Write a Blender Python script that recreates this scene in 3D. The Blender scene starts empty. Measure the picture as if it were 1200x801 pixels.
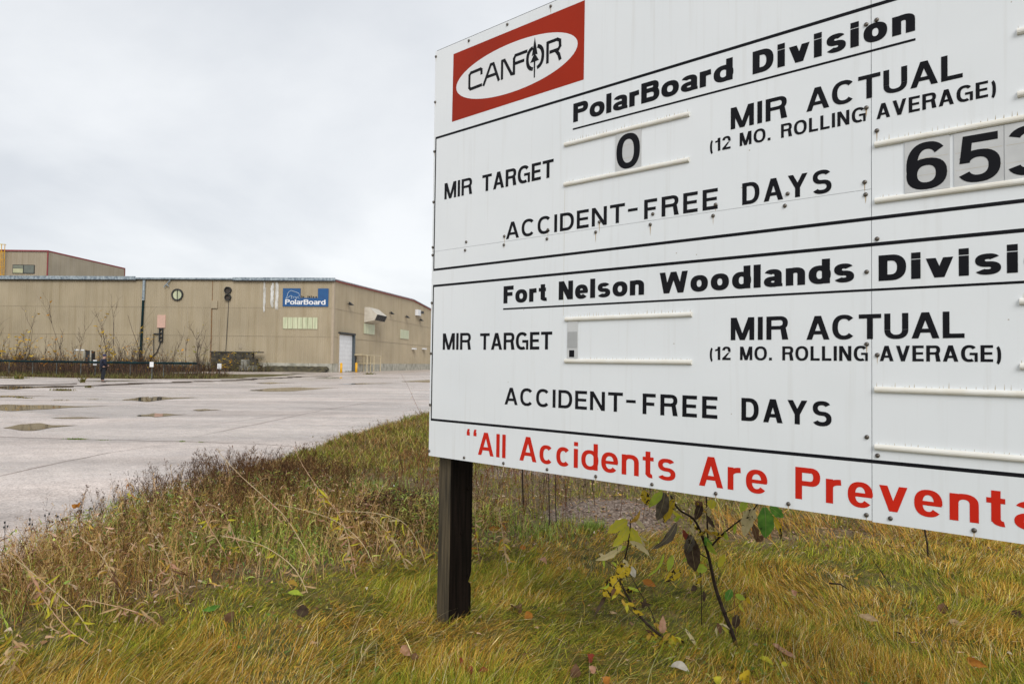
import bpy, bmesh, math, random
import numpy as np
from mathutils import Vector, Matrix
SC = bpy.context.scene
COL = SC.collection
rnd = random.Random(11)
NR = np.random.RandomState(7)
R = math.radians

# ------------------------------------------------------------------ camera
EYE = 1.6
F_PX = 827.25                      # focal length in pixels of a 1200 px wide frame
WM = np.array([[9.99908888e-01, 1.34987058e-02, 0.0],
               [-4.06788209e-04, 3.01326032e-02, 9.99545827e-01],
               [1.34925751e-02, -9.99454757e-01, 3.01353488e-02]])   # camera (right, down, forward) -> world
cam = bpy.data.cameras.new('camera')
cam.sensor_width = 36.0
cam.lens = F_PX / 1200 * 36
cam.clip_end = 8000
cam.clip_start = 0.05
camo = bpy.data.objects.new('camera', cam)
COL.objects.link(camo)
rt, dn, fw = WM[:, 0], WM[:, 1], WM[:, 2]
m4 = Matrix(((rt[0], -dn[0], -fw[0], 0), (rt[1], -dn[1], -fw[1], 0), (rt[2], -dn[2], -fw[2], EYE), (0, 0, 0, 1)))
camo.matrix_world = m4
SC.camera = camo

# ------------------------------------------------------------------ sky and sun (overcast)
SUN_EL, SUN_AZ = R(36), R(170)      # azimuth clockwise from +Y: behind the camera
w = bpy.data.worlds.new('World')
SC.world = w
w.use_nodes = True
nt = w.node_tree
nt.nodes.clear()
N = nt.nodes.new
L = nt.links.new
out = N('ShaderNodeOutputWorld')
sky = N('ShaderNodeTexSky'); sky.sky_type = 'NISHITA'; sky.sun_disc = False
sky.sun_elevation = SUN_EL; sky.sun_rotation = SUN_AZ
bg1 = N('ShaderNodeBackground'); bg1.inputs['Strength'].default_value = 0.09
L(sky.outputs[0], bg1.inputs['Color'])
tc = N('ShaderNodeTexCoord')
sep = N('ShaderNodeSeparateXYZ'); L(tc.outputs['Generated'], sep.inputs[0])
zc = N('ShaderNodeMath'); zc.operation = 'MAXIMUM'; zc.inputs[1].default_value = 0.0; L(sep.outputs['Z'], zc.inputs[0])
za = N('ShaderNodeMath'); za.operation = 'ADD'; za.inputs[1].default_value = 0.28; L(zc.outputs[0], za.inputs[0])
dx = N('ShaderNodeMath'); dx.operation = 'DIVIDE'; L(sep.outputs['X'], dx.inputs[0]); L(za.outputs[0], dx.inputs[1])
dy = N('ShaderNodeMath'); dy.operation = 'DIVIDE'; L(sep.outputs['Y'], dy.inputs[0]); L(za.outputs[0], dy.inputs[1])
cmb = N('ShaderNodeCombineXYZ'); L(dx.outputs[0], cmb.inputs[0]); L(dy.outputs[0], cmb.inputs[1])
ns = N('ShaderNodeTexNoise'); ns.inputs['Scale'].default_value = 0.85; ns.inputs['Detail'].default_value = 7
ns.inputs['Roughness'].default_value = 0.52; ns.inputs['Distortion'].default_value = 0.35
L(cmb.outputs[0], ns.inputs['Vector'])
cr = N('ShaderNodeValToRGB')
cr.color_ramp.elements[0].position = 0.36; cr.color_ramp.elements[0].color = (0.57, 0.587, 0.612, 1)
cr.color_ramp.elements[1].position = 0.57; cr.color_ramp.elements[1].color = (0.735, 0.743, 0.750, 1)
L(ns.outputs['Fac'], cr.inputs[0])
gr = N('ShaderNodeValToRGB')
gr.color_ramp.elements[0].position = 0.0; gr.color_ramp.elements[0].color = (1.03, 1.035, 1.04, 1)
gr.color_ramp.elements[1].position = 1.0; gr.color_ramp.elements[1].color = (0.80, 0.82, 0.85, 1)
L(zc.outputs[0], gr.inputs[0])
mu = N('ShaderNodeMix'); mu.data_type = 'RGBA'; mu.blend_type = 'MULTIPLY'; mu.inputs[0].default_value = 1
L(cr.outputs[0], mu.inputs[6]); L(gr.outputs[0], mu.inputs[7])
bg2 = N('ShaderNodeBackground'); bg2.inputs['Strength'].default_value = 1.0; L(mu.outputs[2], bg2.inputs['Color'])
mx = N('ShaderNodeMixShader'); mx.inputs[0].default_value = 0.93
L(bg1.outputs[0], mx.inputs[1]); L(bg2.outputs[0], mx.inputs[2]); L(mx.outputs[0], out.inputs[0])

sl = bpy.data.lights.new('sun', 'SUN'); sl.energy = 1.5; sl.angle = R(32); sl.color = (1.0, 0.965, 0.92)
so = bpy.data.objects.new('sun', sl); COL.objects.link(so)
sd = Vector((math.sin(SUN_AZ) * math.cos(SUN_EL), math.cos(SUN_AZ) * math.cos(SUN_EL), math.sin(SUN_EL)))
so.rotation_euler = sd.to_track_quat('Z', 'Y').to_euler()
so.location = sd * 50
SC.view_settings.view_transform = 'Standard'
SC.view_settings.look = 'None'
SC.view_settings.exposure = 0.42
SC.view_settings.gamma = 1.0
SC.view_settings.use_curve_mapping = False

# ------------------------------------------------------------------ helpers
def pray(x, y):
    return WM @ np.array([(x - 600.0) / F_PX, (y - 400.5) / F_PX, 1.0])

def at(x, y, Y):                       # real point at depth Y
    r = pray(x, y); q = r * (Y / r[1])
    return Vector((q[0], q[1], q[2] + EYE))

def gp(x, y, z=0.0):                   # point on the level z
    r = pray(x, y); k = (z - EYE) / r[2]
    return Vector((r[0] * k, r[1] * k, z))

def tagit(o, label=None, cat=None, group=None, kind=None):
    if label: o['label'] = label
    if cat: o['category'] = cat
    if group: o['group'] = group
    if kind: o['kind'] = kind
    return o

def thing(name, loc, label, cat, group=None):
    o = bpy.data.objects.new(name, None)
    o.empty_display_size = 0.2
    o.location = loc
    COL.objects.link(o)
    return tagit(o, label, cat, group)

def wloc(o):
    v = Vector((0, 0, 0))
    while o is not None:
        v += o.location; o = o.parent
    return v

def mk(name, V, Fc, mat, parent=None, smooth=False, cols=None, origin=None, mats=None, fmat=None):
    """one mesh object from world-space vertices"""
    me = bpy.data.meshes.new(name)
    off = wloc(parent) if parent is not None else Vector((0, 0, 0))
    org = Vector(origin) - off if origin is not None else Vector((0, 0, 0))
    V = np.asarray(V, dtype=np.float64) - np.array(off + org)
    me.from_pydata(V.tolist(), [], [tuple(int(i) for i in f) for f in Fc])
    if mats:
        for m in mats: me.materials.append(m)
        if fmat is not None:
            me.polygons.foreach_set('material_index', np.asarray(fmat, dtype=np.int32))
    elif mat: me.materials.append(mat)
    if smooth: me.polygons.foreach_set('use_smooth', [True] * len(me.polygons))
    if cols is not None:
        a = me.attributes.new('tint', 'FLOAT_COLOR', 'POINT')
        c = np.ones((len(V), 4), dtype=np.float32); c[:, :3] = cols
        a.data.foreach_set('color', c.ravel())
    me.update()
    o = bpy.data.objects.new(name, me)
    COL.objects.link(o)
    o.location = org
    if parent is not None: o.parent = parent
    return o

def fastmesh(name, V, quads, mat, cols=None, parent=None, smooth=False):
    me = bpy.data.meshes.new(name)
    V = np.asarray(V, dtype=np.float32); Q = np.asarray(quads, dtype=np.int32)
    if parent is not None: V = V - np.array(wloc(parent), dtype=np.float32)
    me.vertices.add(len(V)); me.vertices.foreach_set('co', V.ravel())
    k = Q.shape[1]
    me.loops.add(Q.size); me.loops.foreach_set('vertex_index', Q.ravel())
    me.polygons.add(len(Q)); me.polygons.foreach_set('loop_start', np.arange(0, Q.size, k, dtype=np.int32))
    me.polygons.foreach_set('loop_total', np.full(len(Q), k, dtype=np.int32))
    if smooth: me.polygons.foreach_set('use_smooth', np.ones(len(Q), dtype=bool))
    me.update(calc_edges=True)
    me.materials.append(mat)
    if cols is not None:
        a = me.attributes.new('tint', 'FLOAT_COLOR', 'POINT')
        c = np.ones((len(V), 4), dtype=np.float32); c[:, :3] = cols
        a.data.foreach_set('color', c.ravel())
    o = bpy.data.objects.new(name, me); COL.objects.link(o)
    if parent is not None: o.parent = parent
    return o

def mat(name, c1, c2=None, scale=5.0, rough=0.7, bump=0.0, bscale=40.0, metal=0.0, stretch=(1, 1, 1), spec=0.5, c3=None, detail=5, lo=0.35, hi=0.65):
    m = bpy.data.materials.new(name); m.use_nodes = True
    t = m.node_tree; b = t.nodes['Principled BSDF']
    b.inputs['Roughness'].default_value = rough; b.inputs['Metallic'].default_value = metal
    b.inputs['Specular IOR Level'].default_value = spec
    if c2 is None:
        b.inputs['Base Color'].default_value = (*c1, 1)
        c2 = tuple(v * 0.85 for v in c1)
    co = t.nodes.new('ShaderNodeTexCoord'); mp = t.nodes.new('ShaderNodeMapping')
    mp.inputs['Scale'].default_value = stretch
    t.links.new(co.outputs['Object'], mp.inputs[0])
    n = t.nodes.new('ShaderNodeTexNoise'); n.inputs['Scale'].default_value = scale; n.inputs['Detail'].default_value = detail
    t.links.new(mp.outputs[0], n.inputs['Vector'])
    r = t.nodes.new('ShaderNodeValToRGB')
    r.color_ramp.elements[0].position = lo; r.color_ramp.elements[0].color = (*c1, 1)
    r.color_ramp.elements[1].position = hi; r.color_ramp.elements[1].color = (*c2, 1)
    if c3:
        e = r.color_ramp.elements.new(min(0.98, hi + 0.12)); e.color = (*c3, 1)
    t.links.new(n.outputs['Fac'], r.inputs[0]); t.links.new(r.outputs[0], b.inputs['Base Color'])
    if bump:
        n2 = t.nodes.new('ShaderNodeTexNoise'); n2.inputs['Scale'].default_value = bscale; n2.inputs['Detail'].default_value = 4
        t.links.new(mp.outputs[0], n2.inputs['Vector'])
        bp = t.nodes.new('ShaderNodeBump'); bp.inputs['Strength'].default_value = bump; bp.inputs['Distance'].default_value = 0.01
        t.links.new(n2.outputs['Fac'], bp.inputs['Height']); t.links.new(bp.outputs[0], b.inputs['Normal'])
    return m

def tintmat(name, rough=0.7, trans=0.25, nscale=30, amt=0.35):
    """plant material: colour per blade from the 'tint' attribute, a little light passes through"""
    m = bpy.data.materials.new(name); m.use_nodes = True
    t = m.node_tree; b = t.nodes['Principled BSDF']; o = t.nodes['Material Output']
    b.inputs['Roughness'].default_value = rough; b.inputs['Specular IOR Level'].default_value = 0.08
    a = t.nodes.new('ShaderNodeAttribute'); a.attribute_name = 'tint'
    co = t.nodes.new('ShaderNodeTexCoord')
    n = t.nodes.new('ShaderNodeTexNoise'); n.inputs['Scale'].default_value = nscale; n.inputs['Detail'].default_value = 3
    t.links.new(co.outputs['Object'], n.inputs['Vector'])
    mr = t.nodes.new('ShaderNodeMapRange'); mr.inputs['From Min'].default_value = 0.3; mr.inputs['From Max'].default_value = 0.7
    mr.inputs['To Min'].default_value = 1 - amt; mr.inputs['To Max'].default_value = 1 + amt
    t.links.new(n.outputs['Fac'], mr.inputs[0])
    mu = t.nodes.new('ShaderNodeVectorMath'); mu.operation = 'SCALE'
    t.links.new(a.outputs['Color'], mu.inputs[0]); t.links.new(mr.outputs[0], mu.inputs['Scale'])
    t.links.new(mu.outputs[0], b.inputs['Base Color'])
    tr = t.nodes.new('ShaderNodeBsdfTranslucent'); t.links.new(mu.outputs[0], tr.inputs['Color'])
    ms = t.nodes.new('ShaderNodeMixShader'); ms.inputs[0].default_value = trans
    t.links.new(b.outputs[0], ms.inputs[1]); t.links.new(tr.outputs[0], ms.inputs[2]); t.links.new(ms.outputs[0], o.inputs['Surface'])
    return m

def boxv(x0, x1, y0, y1, z0, z1):
    V = [(x, y, z) for x in (x0, x1) for y in (y0, y1) for z in (z0, z1)]
    Fc = [(0, 1, 3, 2), (4, 6, 7, 5), (0, 4, 5, 1), (2, 3, 7, 6), (0, 2, 6, 4), (1, 5, 7, 3)]
    return V, Fc

class MB:                                # collects boxes / tubes for ONE mesh object
    def __init__(s, fr=None): s.V = []; s.F = []; s.fr = fr or (lambda a, b, c: (a, b, c))
    def add(s, V, Fc):
        k = len(s.V); s.V += [s.fr(*v) for v in V]; s.F += [tuple(i + k for i in f) for f in Fc]; return s
    def box(s, *a):
        return s.add(*boxv(*a))
    def tube(s, P, r0, r1=None, n=6, cap=True):
        P = [Vector(p) for p in P]; r1 = r0 if r1 is None else r1
        V = []; Fc = []; m = len(P)
        u = None
        for i, p in enumerate(P):
            d = (P[min(i + 1, m - 1)] - P[max(i - 1, 0)]).normalized()
            if u is None:
                u = d.orthogonal().normalized()
            u = (u - d * u.dot(d)).normalized(); v = d.cross(u)
            r = r0 + (r1 - r0) * i / max(1, m - 1)
            for k in range(n):
                a = 2 * math.pi * k / n
                V.append(tuple(p + u * (r * math.cos(a)) + v * (r * math.sin(a))))
        for i in range(m - 1):
            for k in range(n):
                a, b = i * n + k, i * n + (k + 1) % n
                Fc.append((a, b, b + n, a + n))
        if cap:
            Fc.append(tuple(range(n))[::-1]); Fc.append(tuple(range((m - 1) * n, m * n)))
        return s.add(V, Fc)
    def build(s, name, m, parent=None, smooth=False, origin=None, **k):
        return mk(name, s.V, s.F, m, parent, smooth, origin=origin, **k)

# smooth pseudo noise in numpy
_ph = NR.rand(64, 3) * 6.28
def sn(x, y, freq, seed=0, octs=3):
    v = 0; a = 1; tot = 0
    for o in range(octs):
        for k in range(4):
            ph = _ph[(seed * 7 + o * 4 + k) % 64]
            an = ph[0] + k * 1.7
            v = v + a * np.sin((x * math.cos(an) + y * math.sin(an)) * freq * (1 + 0.35 * k) + ph[1] * 3
                               + 1.3 * np.sin((x * math.sin(an) - y * math.cos(an)) * freq * 0.7 + ph[2] * 2))
        tot += a * 2.0; a *= 0.5; freq = freq * 2.1
    return v / tot

# ------------------------------------------------------------------ shape of the ground
EY = np.array([-60, -20, 0, 5.4, 9, 13, 16, 21, 33, 50, 90, 400.]); EX = np.array([-14, -6, -4.1, -3.9, -3.85, -3.55, -3.2, -2.45, 0.2, 8, 60, 700.])
def edge_x(y): return np.interp(y, EY, EX)
def sstep(a, b, v):
    t = np.clip((v - a) / (b - a), 0, 1); return t * t * (3 - 2 * t)
FX = np.array([-400, -42, -29, -24.0, -23.5]); FY = np.array([57, 56.5, 54.3, 58, 63.])
def far_y(x): return np.interp(x, FX, FY)
def height(x, y):
    x = np.asarray(x, float); y = np.asarray(y, float)
    d = x - edge_x(y) - 0.10 * sn(x, y, 3.0, 3)
    near = sstep(-0.12, 0.22, d)
    bumps = 0.018 * sn(x, y, 5.5, 1) + 0.03 * sn(x, y, 1.7, 2, 2) + 0.008 * sn(x, y, 16, 5, 2)
    damp = np.exp(-np.maximum(0, y - 14) / 20)
    h = -0.06 + near * (0.088 + 0.03 * sstep(8, 10.5, y) + bumps * damp)
    h = h + near * 0.13 * np.exp(-(((x - 1.15) / 0.95) ** 2 + ((y - 7.3) / 0.9) ** 2))
    h = h + near * 0.07 * np.exp(-(((x + 2.4) / 1.5) ** 2 + ((y - 6.9) / 1.3) ** 2))
    # the scrub ground beyond the fence
    d2 = y - far_y(x)
    far = sstep(-0.3, 1.5, d2) * (1 - sstep(-24.6, -22.5, x)) * (1 - sstep(75, 79, y) * sstep(-41, -37, x))
    h = np.maximum(h, -0.06 + far * (0.14 + 0.05 * sn(x, y, 0.8, 9)))
    # ground behind the buildings
    b = sstep(165, 175, y)
    return np.maximum(h, -0.06 + b * 0.12)

# ------------------------------------------------------------------ materials of the setting
def ground_material():
    m = bpy.data.materials.new('verge_soil'); m.use_nodes = True
    t = m.node_tree; b = t.nodes['Principled BSDF']; b.inputs['Roughness'].default_value = 0.9
    b.inputs['Specular IOR Level'].default_value = 0.2
    co = t.nodes.new('ShaderNodeTexCoord')
    def noise(s, d=5, ds=0):
        n = t.nodes.new('ShaderNodeTexNoise'); n.inputs['Scale'].default_value = s; n.inputs['Detail'].default_value = d
        n.inputs['Distortion'].default_value = ds
        t.links.new(co.outputs['Object'], n.inputs['Vector']); return n
    def ramp(n, stops):
        r = t.nodes.new('ShaderNodeValToRGB'); e = r.color_ramp.elements
        e[0].position = stops[0][0]; e[0].color = (*stops[0][1], 1); e[1].position = stops[-1][0]; e[1].color = (*stops[-1][1], 1)
        for p, c in stops[1:-1]:
            q = e.new(p); q.color = (*c, 1)
        t.links.new(n, r.inputs[0]); return r
    a = t.nodes.new('ShaderNodeAttribute'); a.attribute_name = 'tint'     # what covers the soil: r moss, g gravel
    sp = t.nodes.new('ShaderNodeSeparateColor'); t.links.new(a.outputs['Color'], sp.inputs[0])
    soil = ramp(noise(22, 7).outputs['Fac'], [(0.3, (0.07, 0.05, 0.022)), (0.5, (0.15, 0.105, 0.055)), (0.7, (0.24, 0.17, 0.10))])
    moss = ramp(noise(7, 6).outputs['Fac'], [(0.3, (0.04, 0.042, 0.010)), (0.5, (0.09, 0.08, 0.02)), (0.68, (0.17, 0.12, 0.04))])  # kept dark so the shade between the blades is in the colour
    vo = t.nodes.new('ShaderNodeTexVoronoi'); vo.inputs['Scale'].default_value = 45; t.links.new(co.outputs['Object'], vo.inputs['Vector'])
    grav = ramp(vo.outputs['Color'], [(0.1, (0.08, 0.055, 0.04)), (0.5, (0.20, 0.145, 0.11)), (0.9, (0.36, 0.28, 0.22))])
    m1 = t.nodes.new('ShaderNodeMix'); m1.data_type = 'RGBA'; t.links.new(sp.outputs[0], m1.inputs[0])
    t.links.new(soil.outputs[0], m1.inputs[6]); t.links.new(moss.outputs[0], m1.inputs[7])
    m2 = t.nodes.new('ShaderNodeMix'); m2.data_type = 'RGBA'; t.links.new(sp.outputs[1], m2.inputs[0])
    t.links.new(m1.outputs[2], m2.inputs[6]); t.links.new(grav.outputs[0], m2.inputs[7])
    t.links.new(m2.outputs[2], b.inputs['Base Color'])
    bp = t.nodes.new('ShaderNodeBump'); bp.inputs['Strength'].default_value = 0.7; bp.inputs['Distance'].default_value = 0.012
    t.links.new(noise(60, 5).outputs['Fac'], bp.inputs['Height']); t.links.new(bp.outputs[0], b.inputs['Normal'])
    return m

def pavement_material():
    m = bpy.data.materials.new('worn_asphalt'); m.use_nodes = True
    t = m.node_tree; b = t.nodes['Principled BSDF']
    co = t.nodes.new('ShaderNodeTexCoord')
    def noise(s, d=5, st=(1, 1, 1), ds=0.0):
        mp = t.nodes.new('ShaderNodeMapping'); mp.inputs['Scale'].default_value = st
        t.links.new(co.outputs['Object'], mp.inputs[0])
        n = t.nodes.new('ShaderNodeTexNoise'); n.inputs['Scale'].default_value = s; n.inputs['Detail'].default_value = d
        n.inputs['Distortion'].default_value = ds
        t.links.new(mp.outputs[0], n.inputs['Vector']); return n
    vo = t.nodes.new('ShaderNodeTexVoronoi'); vo.inputs['Scale'].default_value = 55; t.links.new(co.outputs['Object'], vo.inputs['Vector'])
    r = t.nodes.new('ShaderNodeValToRGB'); e = r.color_ramp.elements
    e[0].position = 0.05; e[0].color = (0.34, 0.282, 0.248, 1); e[1].position = 0.95; e[1].color = (0.74, 0.65, 0.59, 1)
    q = e.new(0.5); q.color = (0.575, 0.483, 0.425, 1)
    t.links.new(vo.outputs['Color'], r.inputs[0])
    big = noise(0.30, 6, (0.4, 1.1, 1), 1.2)
    mr = t.nodes.new('ShaderNodeMapRange'); mr.inputs['From Min'].default_value = 0.35; mr.inputs['From Max'].default_value = 0.68
    mr.inputs['To Min'].default_value = 0.64; mr.inputs['To Max'].default_value = 1.12
    t.links.new(big.outputs['Fac'], mr.inputs[0])
    mid = noise(2.6, 6)
    mr2 = t.nodes.new('ShaderNodeMapRange'); mr2.inputs['From Min'].default_value = 0.3; mr2.inputs['From Max'].default_value = 0.7
    mr2.inputs['To Min'].default_value = 0.86; mr2.inputs['To Max'].default_value = 1.12
    t.links.new(mid.outputs['Fac'], mr2.inputs[0])
    mm = t.nodes.new('ShaderNodeMath'); mm.operation = 'MULTIPLY'; t.links.new(mr.outputs[0], mm.inputs[0]); t.links.new(mr2.outputs[0], mm.inputs[1])
    s = t.nodes.new('ShaderNodeVectorMath'); s.operation = 'SCALE'; t.links.new(r.outputs[0], s.inputs[0]); t.links.new(mm.outputs[0], s.inputs['Scale'])
    t.links.new(s.outputs[0], b.inputs['Base Color'])
    wet = noise(0.35, 6, (0.5, 1.3, 1), 0.8)
    rr = t.nodes.new('ShaderNodeMapRange'); rr.inputs['From Min'].default_value = 0.42; rr.inputs['From Max'].default_value = 0.62
    rr.inputs['To Min'].default_value = 0.26; rr.inputs['To Max'].default_value = 0.6
    t.links.new(wet.outputs['Fac'], rr.inputs[0]); t.links.new(rr.outputs[0], b.inputs['Roughness'])
    bp = t.nodes.new('ShaderNodeBump'); bp.inputs['Strength'].default_value = 0.35; bp.inputs['Distance'].default_value = 0.006
    t.links.new(vo.outputs['Distance'], bp.inputs['Height']); t.links.new(bp.outputs[0], b.inputs['Normal'])
    return m

M = {}
M['ground'] = ground_material()
M['pave'] = pavement_material()
M['water'] = mat('puddle_water', (0.10, 0.085, 0.06), (0.075, 0.062, 0.045), 3, 0.03, spec=0.6)
M['wetdark'] = mat('wet_joint', (0.018, 0.013, 0.009), (0.10, 0.066, 0.04), 1.5, 0.85, spec=.1)
M['crack'] = mat('cracked_edge', (0.26, 0.20, 0.17), (0.44, 0.36, 0.32), 20, 0.8)

# ------------------------------------------------------------------ ground, one sheet to the horizon
def axis(fine0, fine1, step, lo, hi, g=1.16):
    v = list(np.arange(fine0, fine1, step)); s = step; x = fine0
    while x > lo: s *= g; x -= s; v.insert(0, x)
    s = step; x = v[-1]
    while x < hi: s *= g; x += s; v.append(x)
    return np.array(v)
ax = axis(-5.6, 5.2, 0.055, -2500, 3500, 1.12)
ay = np.concatenate([axis(2.6, 11, 0.055, -300, 11, 1.15)[:-1], np.arange(11, 24, 0.2), axis(24, 90, 1.2, 24, 4500, 1.1)])
ay = np.unique(ay)
GX, GY = np.meshgrid(ax, ay)
GZ = height(GX, GY)
nx, ny = len(ax), len(ay)
ii = np.arange(nx * ny).reshape(ny, nx)
Q = np.stack([ii[:-1, :-1], ii[:-1, 1:], ii[1:, 1:], ii[1:, :-1]], -1).reshape(-1, 4)
def moss_mask(x, y):
    line = np.interp(x, [-6, -2.6, -1.9, -1.2, -0.6, 0, 0.9, 2, 4, 9], [3.4, 3.9, 4.5, 5.2, 5.7, 6.1, 6.2, 6.0, 6.2, 6.8])
    return 1 - sstep(-0.25, 0.3, y - line + 0.25 * sn(x, y, 2.5, 4))
def gravel_mask(x, y):
    g = np.exp(-(((x - 1.0) / .62) ** 2 + ((y - 7.15) / 0.75) ** 2)) + 0.62 * np.exp(-(((x - 0.6) / 2.4) ** 2 + ((y - 10.2) / 0.8) ** 2)) + 0.6 * np.exp(-(((x - 3.8) / 2.2) ** 2 + ((y - 9.2) / 0.6) ** 2))
    g = g + 0.35 * np.exp(-(((x + 2.0) / .8) ** 2 + ((y - 17) / 4.) ** 2))
    return np.clip(sstep(0.35, 0.6, g + 0.18 * sn(x, y, 4, 6)), 0, 1)
gc = np.stack([np.maximum(moss_mask(GX, GY), .85 * sstep(9, 12, GY)), gravel_mask(GX, GY), GX * 0], -1).reshape(-1, 3)
g_o = fastmesh('ground', np.stack([GX, GY, GZ], -1).reshape(-1, 3), Q, M['ground'], gc, smooth=True)
tagit(g_o, kind='structure')

# ------------------------------------------------------------------ pavement yard
ys = np.concatenate([np.arange(-60, 0, 5.), np.arange(0, 50, 1.), np.arange(50, 170, 4.)])
PV = []; PF = []
for i, y in enumerate(ys):
    xl = -140. if y < 54 else (-140. if y < 58 else (-60.))
    xr = edge_x(y) + 0.8
    for k in range(9):
        PV.append((xl + (xr - xl) * k / 8, y, 0.0))
    if i:
        for k in range(8):
            a = (i - 1) * 9 + k; PF.append((a, a + 1, a + 10, a + 9))
p_o = mk('pavement', PV, PF, M['pave']); tagit(p_o, kind='structure')

def ribbon(name, pts, wd, m, z=0.004, jit=0.4, kind='structure', step=0.35):
    P = [Vector(p) for p in pts]; S = []
    for a, b in zip(P, P[1:]):
        n = max(1, int((b - a).length / step))
        for k in range(n): S.append(a.lerp(b, k / n))
    S.append(P[-1]); V = []; Fc = []
    for i, p in enumerate(S):
        d = (S[min(i + 1, len(S) - 1)] - S[max(0, i - 1)]); d.z = 0; d.normalize(); nn = Vector((-d.y, d.x, 0))
        t = min(1.0, i / 4 + .15, (len(S) - 1 - i) / 4 + .15)
        off = nn * rnd.uniform(-jit, jit) * wd
        w1 = wd * 0.5 * t * rnd.uniform(1 - jit, 1 + jit); w2 = wd * 0.5 * t * rnd.uniform(1 - jit, 1 + jit)
        V += [tuple(p + off + nn * w1 + Vector((0, 0, z))), tuple(p + off - nn * w2 + Vector((0, 0, z)))]
        if i: Fc.append((2 * i - 2, 2 * i - 1, 2 * i + 1, 2 * i))
    o = mk(name, V, Fc, m); return tagit(o, kind=kind)

ribbon('drain_joint', [gp(-60, 456.5), gp(80, 452.2), gp(150, 450), gp(256, 446.2), gp(300, 443.5), gp(388, 440.2)], 1.5, M['wetdark'], jit=0.4, step=1.0)
ribbon('drain_joint', [gp(-80, 452.5), gp(20, 451), gp(75, 449.6), gp(90, 449)], 2.0, M['wetdark'], jit=0.3, step=1.0, z=0.006)
ribbon('pavement_crack', [gp(-90, 506), gp(0, 511.7), gp(90, 514.5), gp(213, 517), gp(300, 520), gp(385, 526)], 0.035, M['crack'], jit=0.6)
ribbon('pavement_crack', [gp(-60, 572), gp(40, 548), gp(130, 530), gp(190, 521)], 0.03, M['crack'], jit=0.7)
ribbon('pavement_crack', [gp(225, 512), gp(300, 497), gp(370, 482), gp(440, 470)], 0.035, M['crack'], jit=0.7)
ribbon('pavement_crack', [gp(230, 500), gp(330, 486), gp(400, 476)], 0.02, M['crack'], jit=0.7)

def puddle(x0, x1, yt, yb, skew=0.0, z=0.008, peak=0.35):
    V = []; n = 44
    up = []; lo = []
    for k in range(n + 1):
        t = k / n
        prof = (min(1, t / peak) ** 0.7) * (max(0, (1 - t)) / (1 - peak) if t > peak else 1) ** 1.5 * (1 + .22 * math.sin(9 * t + x0) + .12 * math.sin(21 * t + x1)) if t < 1 else 0
        xx = x0 + (x1 - x0) * t; yc = (yt + yb) / 2 + skew * (t - 0.4)
        hh = (yb - yt) / 2 * prof
        up.append(gp(xx, yc - hh * (1 + 0.12 * math.sin(t * 19 + x0)) * .72 - .02, z)); lo.append(gp(xx, yc + hh * (1 + 0.10 * math.sin(t * 15 + x1)) * .72 + .02, z))
    V = up + lo
    Fc = [(k, k + 1, n + 1 + k + 1, n + 1 + k) for k in range(n)]
    o = mk('puddle', V, Fc, M['water']); tagit(o, kind='structure')
for a in [(-60, 132, 472, 482.5, -3), (4, 92, 494, 505.5, -3), (143, 235, 463.5, 470.5, -3), (160, 220, 483, 489, -1.5),
          (226, 262, 478.5, 481.5, -.6), (292, 400, 452.5, 459.5, -3), (-20, 84, 451.2, 456.3, -1), (300, 345, 447.5, 449.8, -.4),
          (368, 425, 441.2, 443.6, -.4), (470, 560, 444.5, 448, -1.5), (396, 470, 448.4, 450.2, -1.4), (330, 372, 436.8, 438.2, -.2), (-40, 60, 463, 465.5, -1), (90, 190, 445.6, 447, -.3), (60, 130, 488, 490.5, -.5)]:
    puddle(*a)

# ------------------------------------------------------------------ mill building
CB = Vector((-25.177, 99.22, 0.0))
E1 = Vector((-0.9972, 0.0748, 0)); NF = Vector((-0.0748, -0.9972, 0))
D1 = Vector((0.1428, 0.9898, 0)); NSd = Vector((0.9898, -0.1428, 0))
def FWp(u, o, z): return tuple(CB + E1 * u + NF * o + Vector((0, 0, z)))
def SWp(v, o, z): return tuple(CB + D1 * v + NSd * o + Vector((0, 0, z)))
def onwall(x, y, d, o=0.0):
    nn = Vector((-d.y, d.x, 0)); r = Vector(pray(x, y)); P0 = CB + (NF if d is E1 else NSd) * o
    k = nn.dot(P0) / nn.dot(r); q = r * k + Vector((0, 0, EYE))
    return (q - P0).dot(d), q.z

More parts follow.
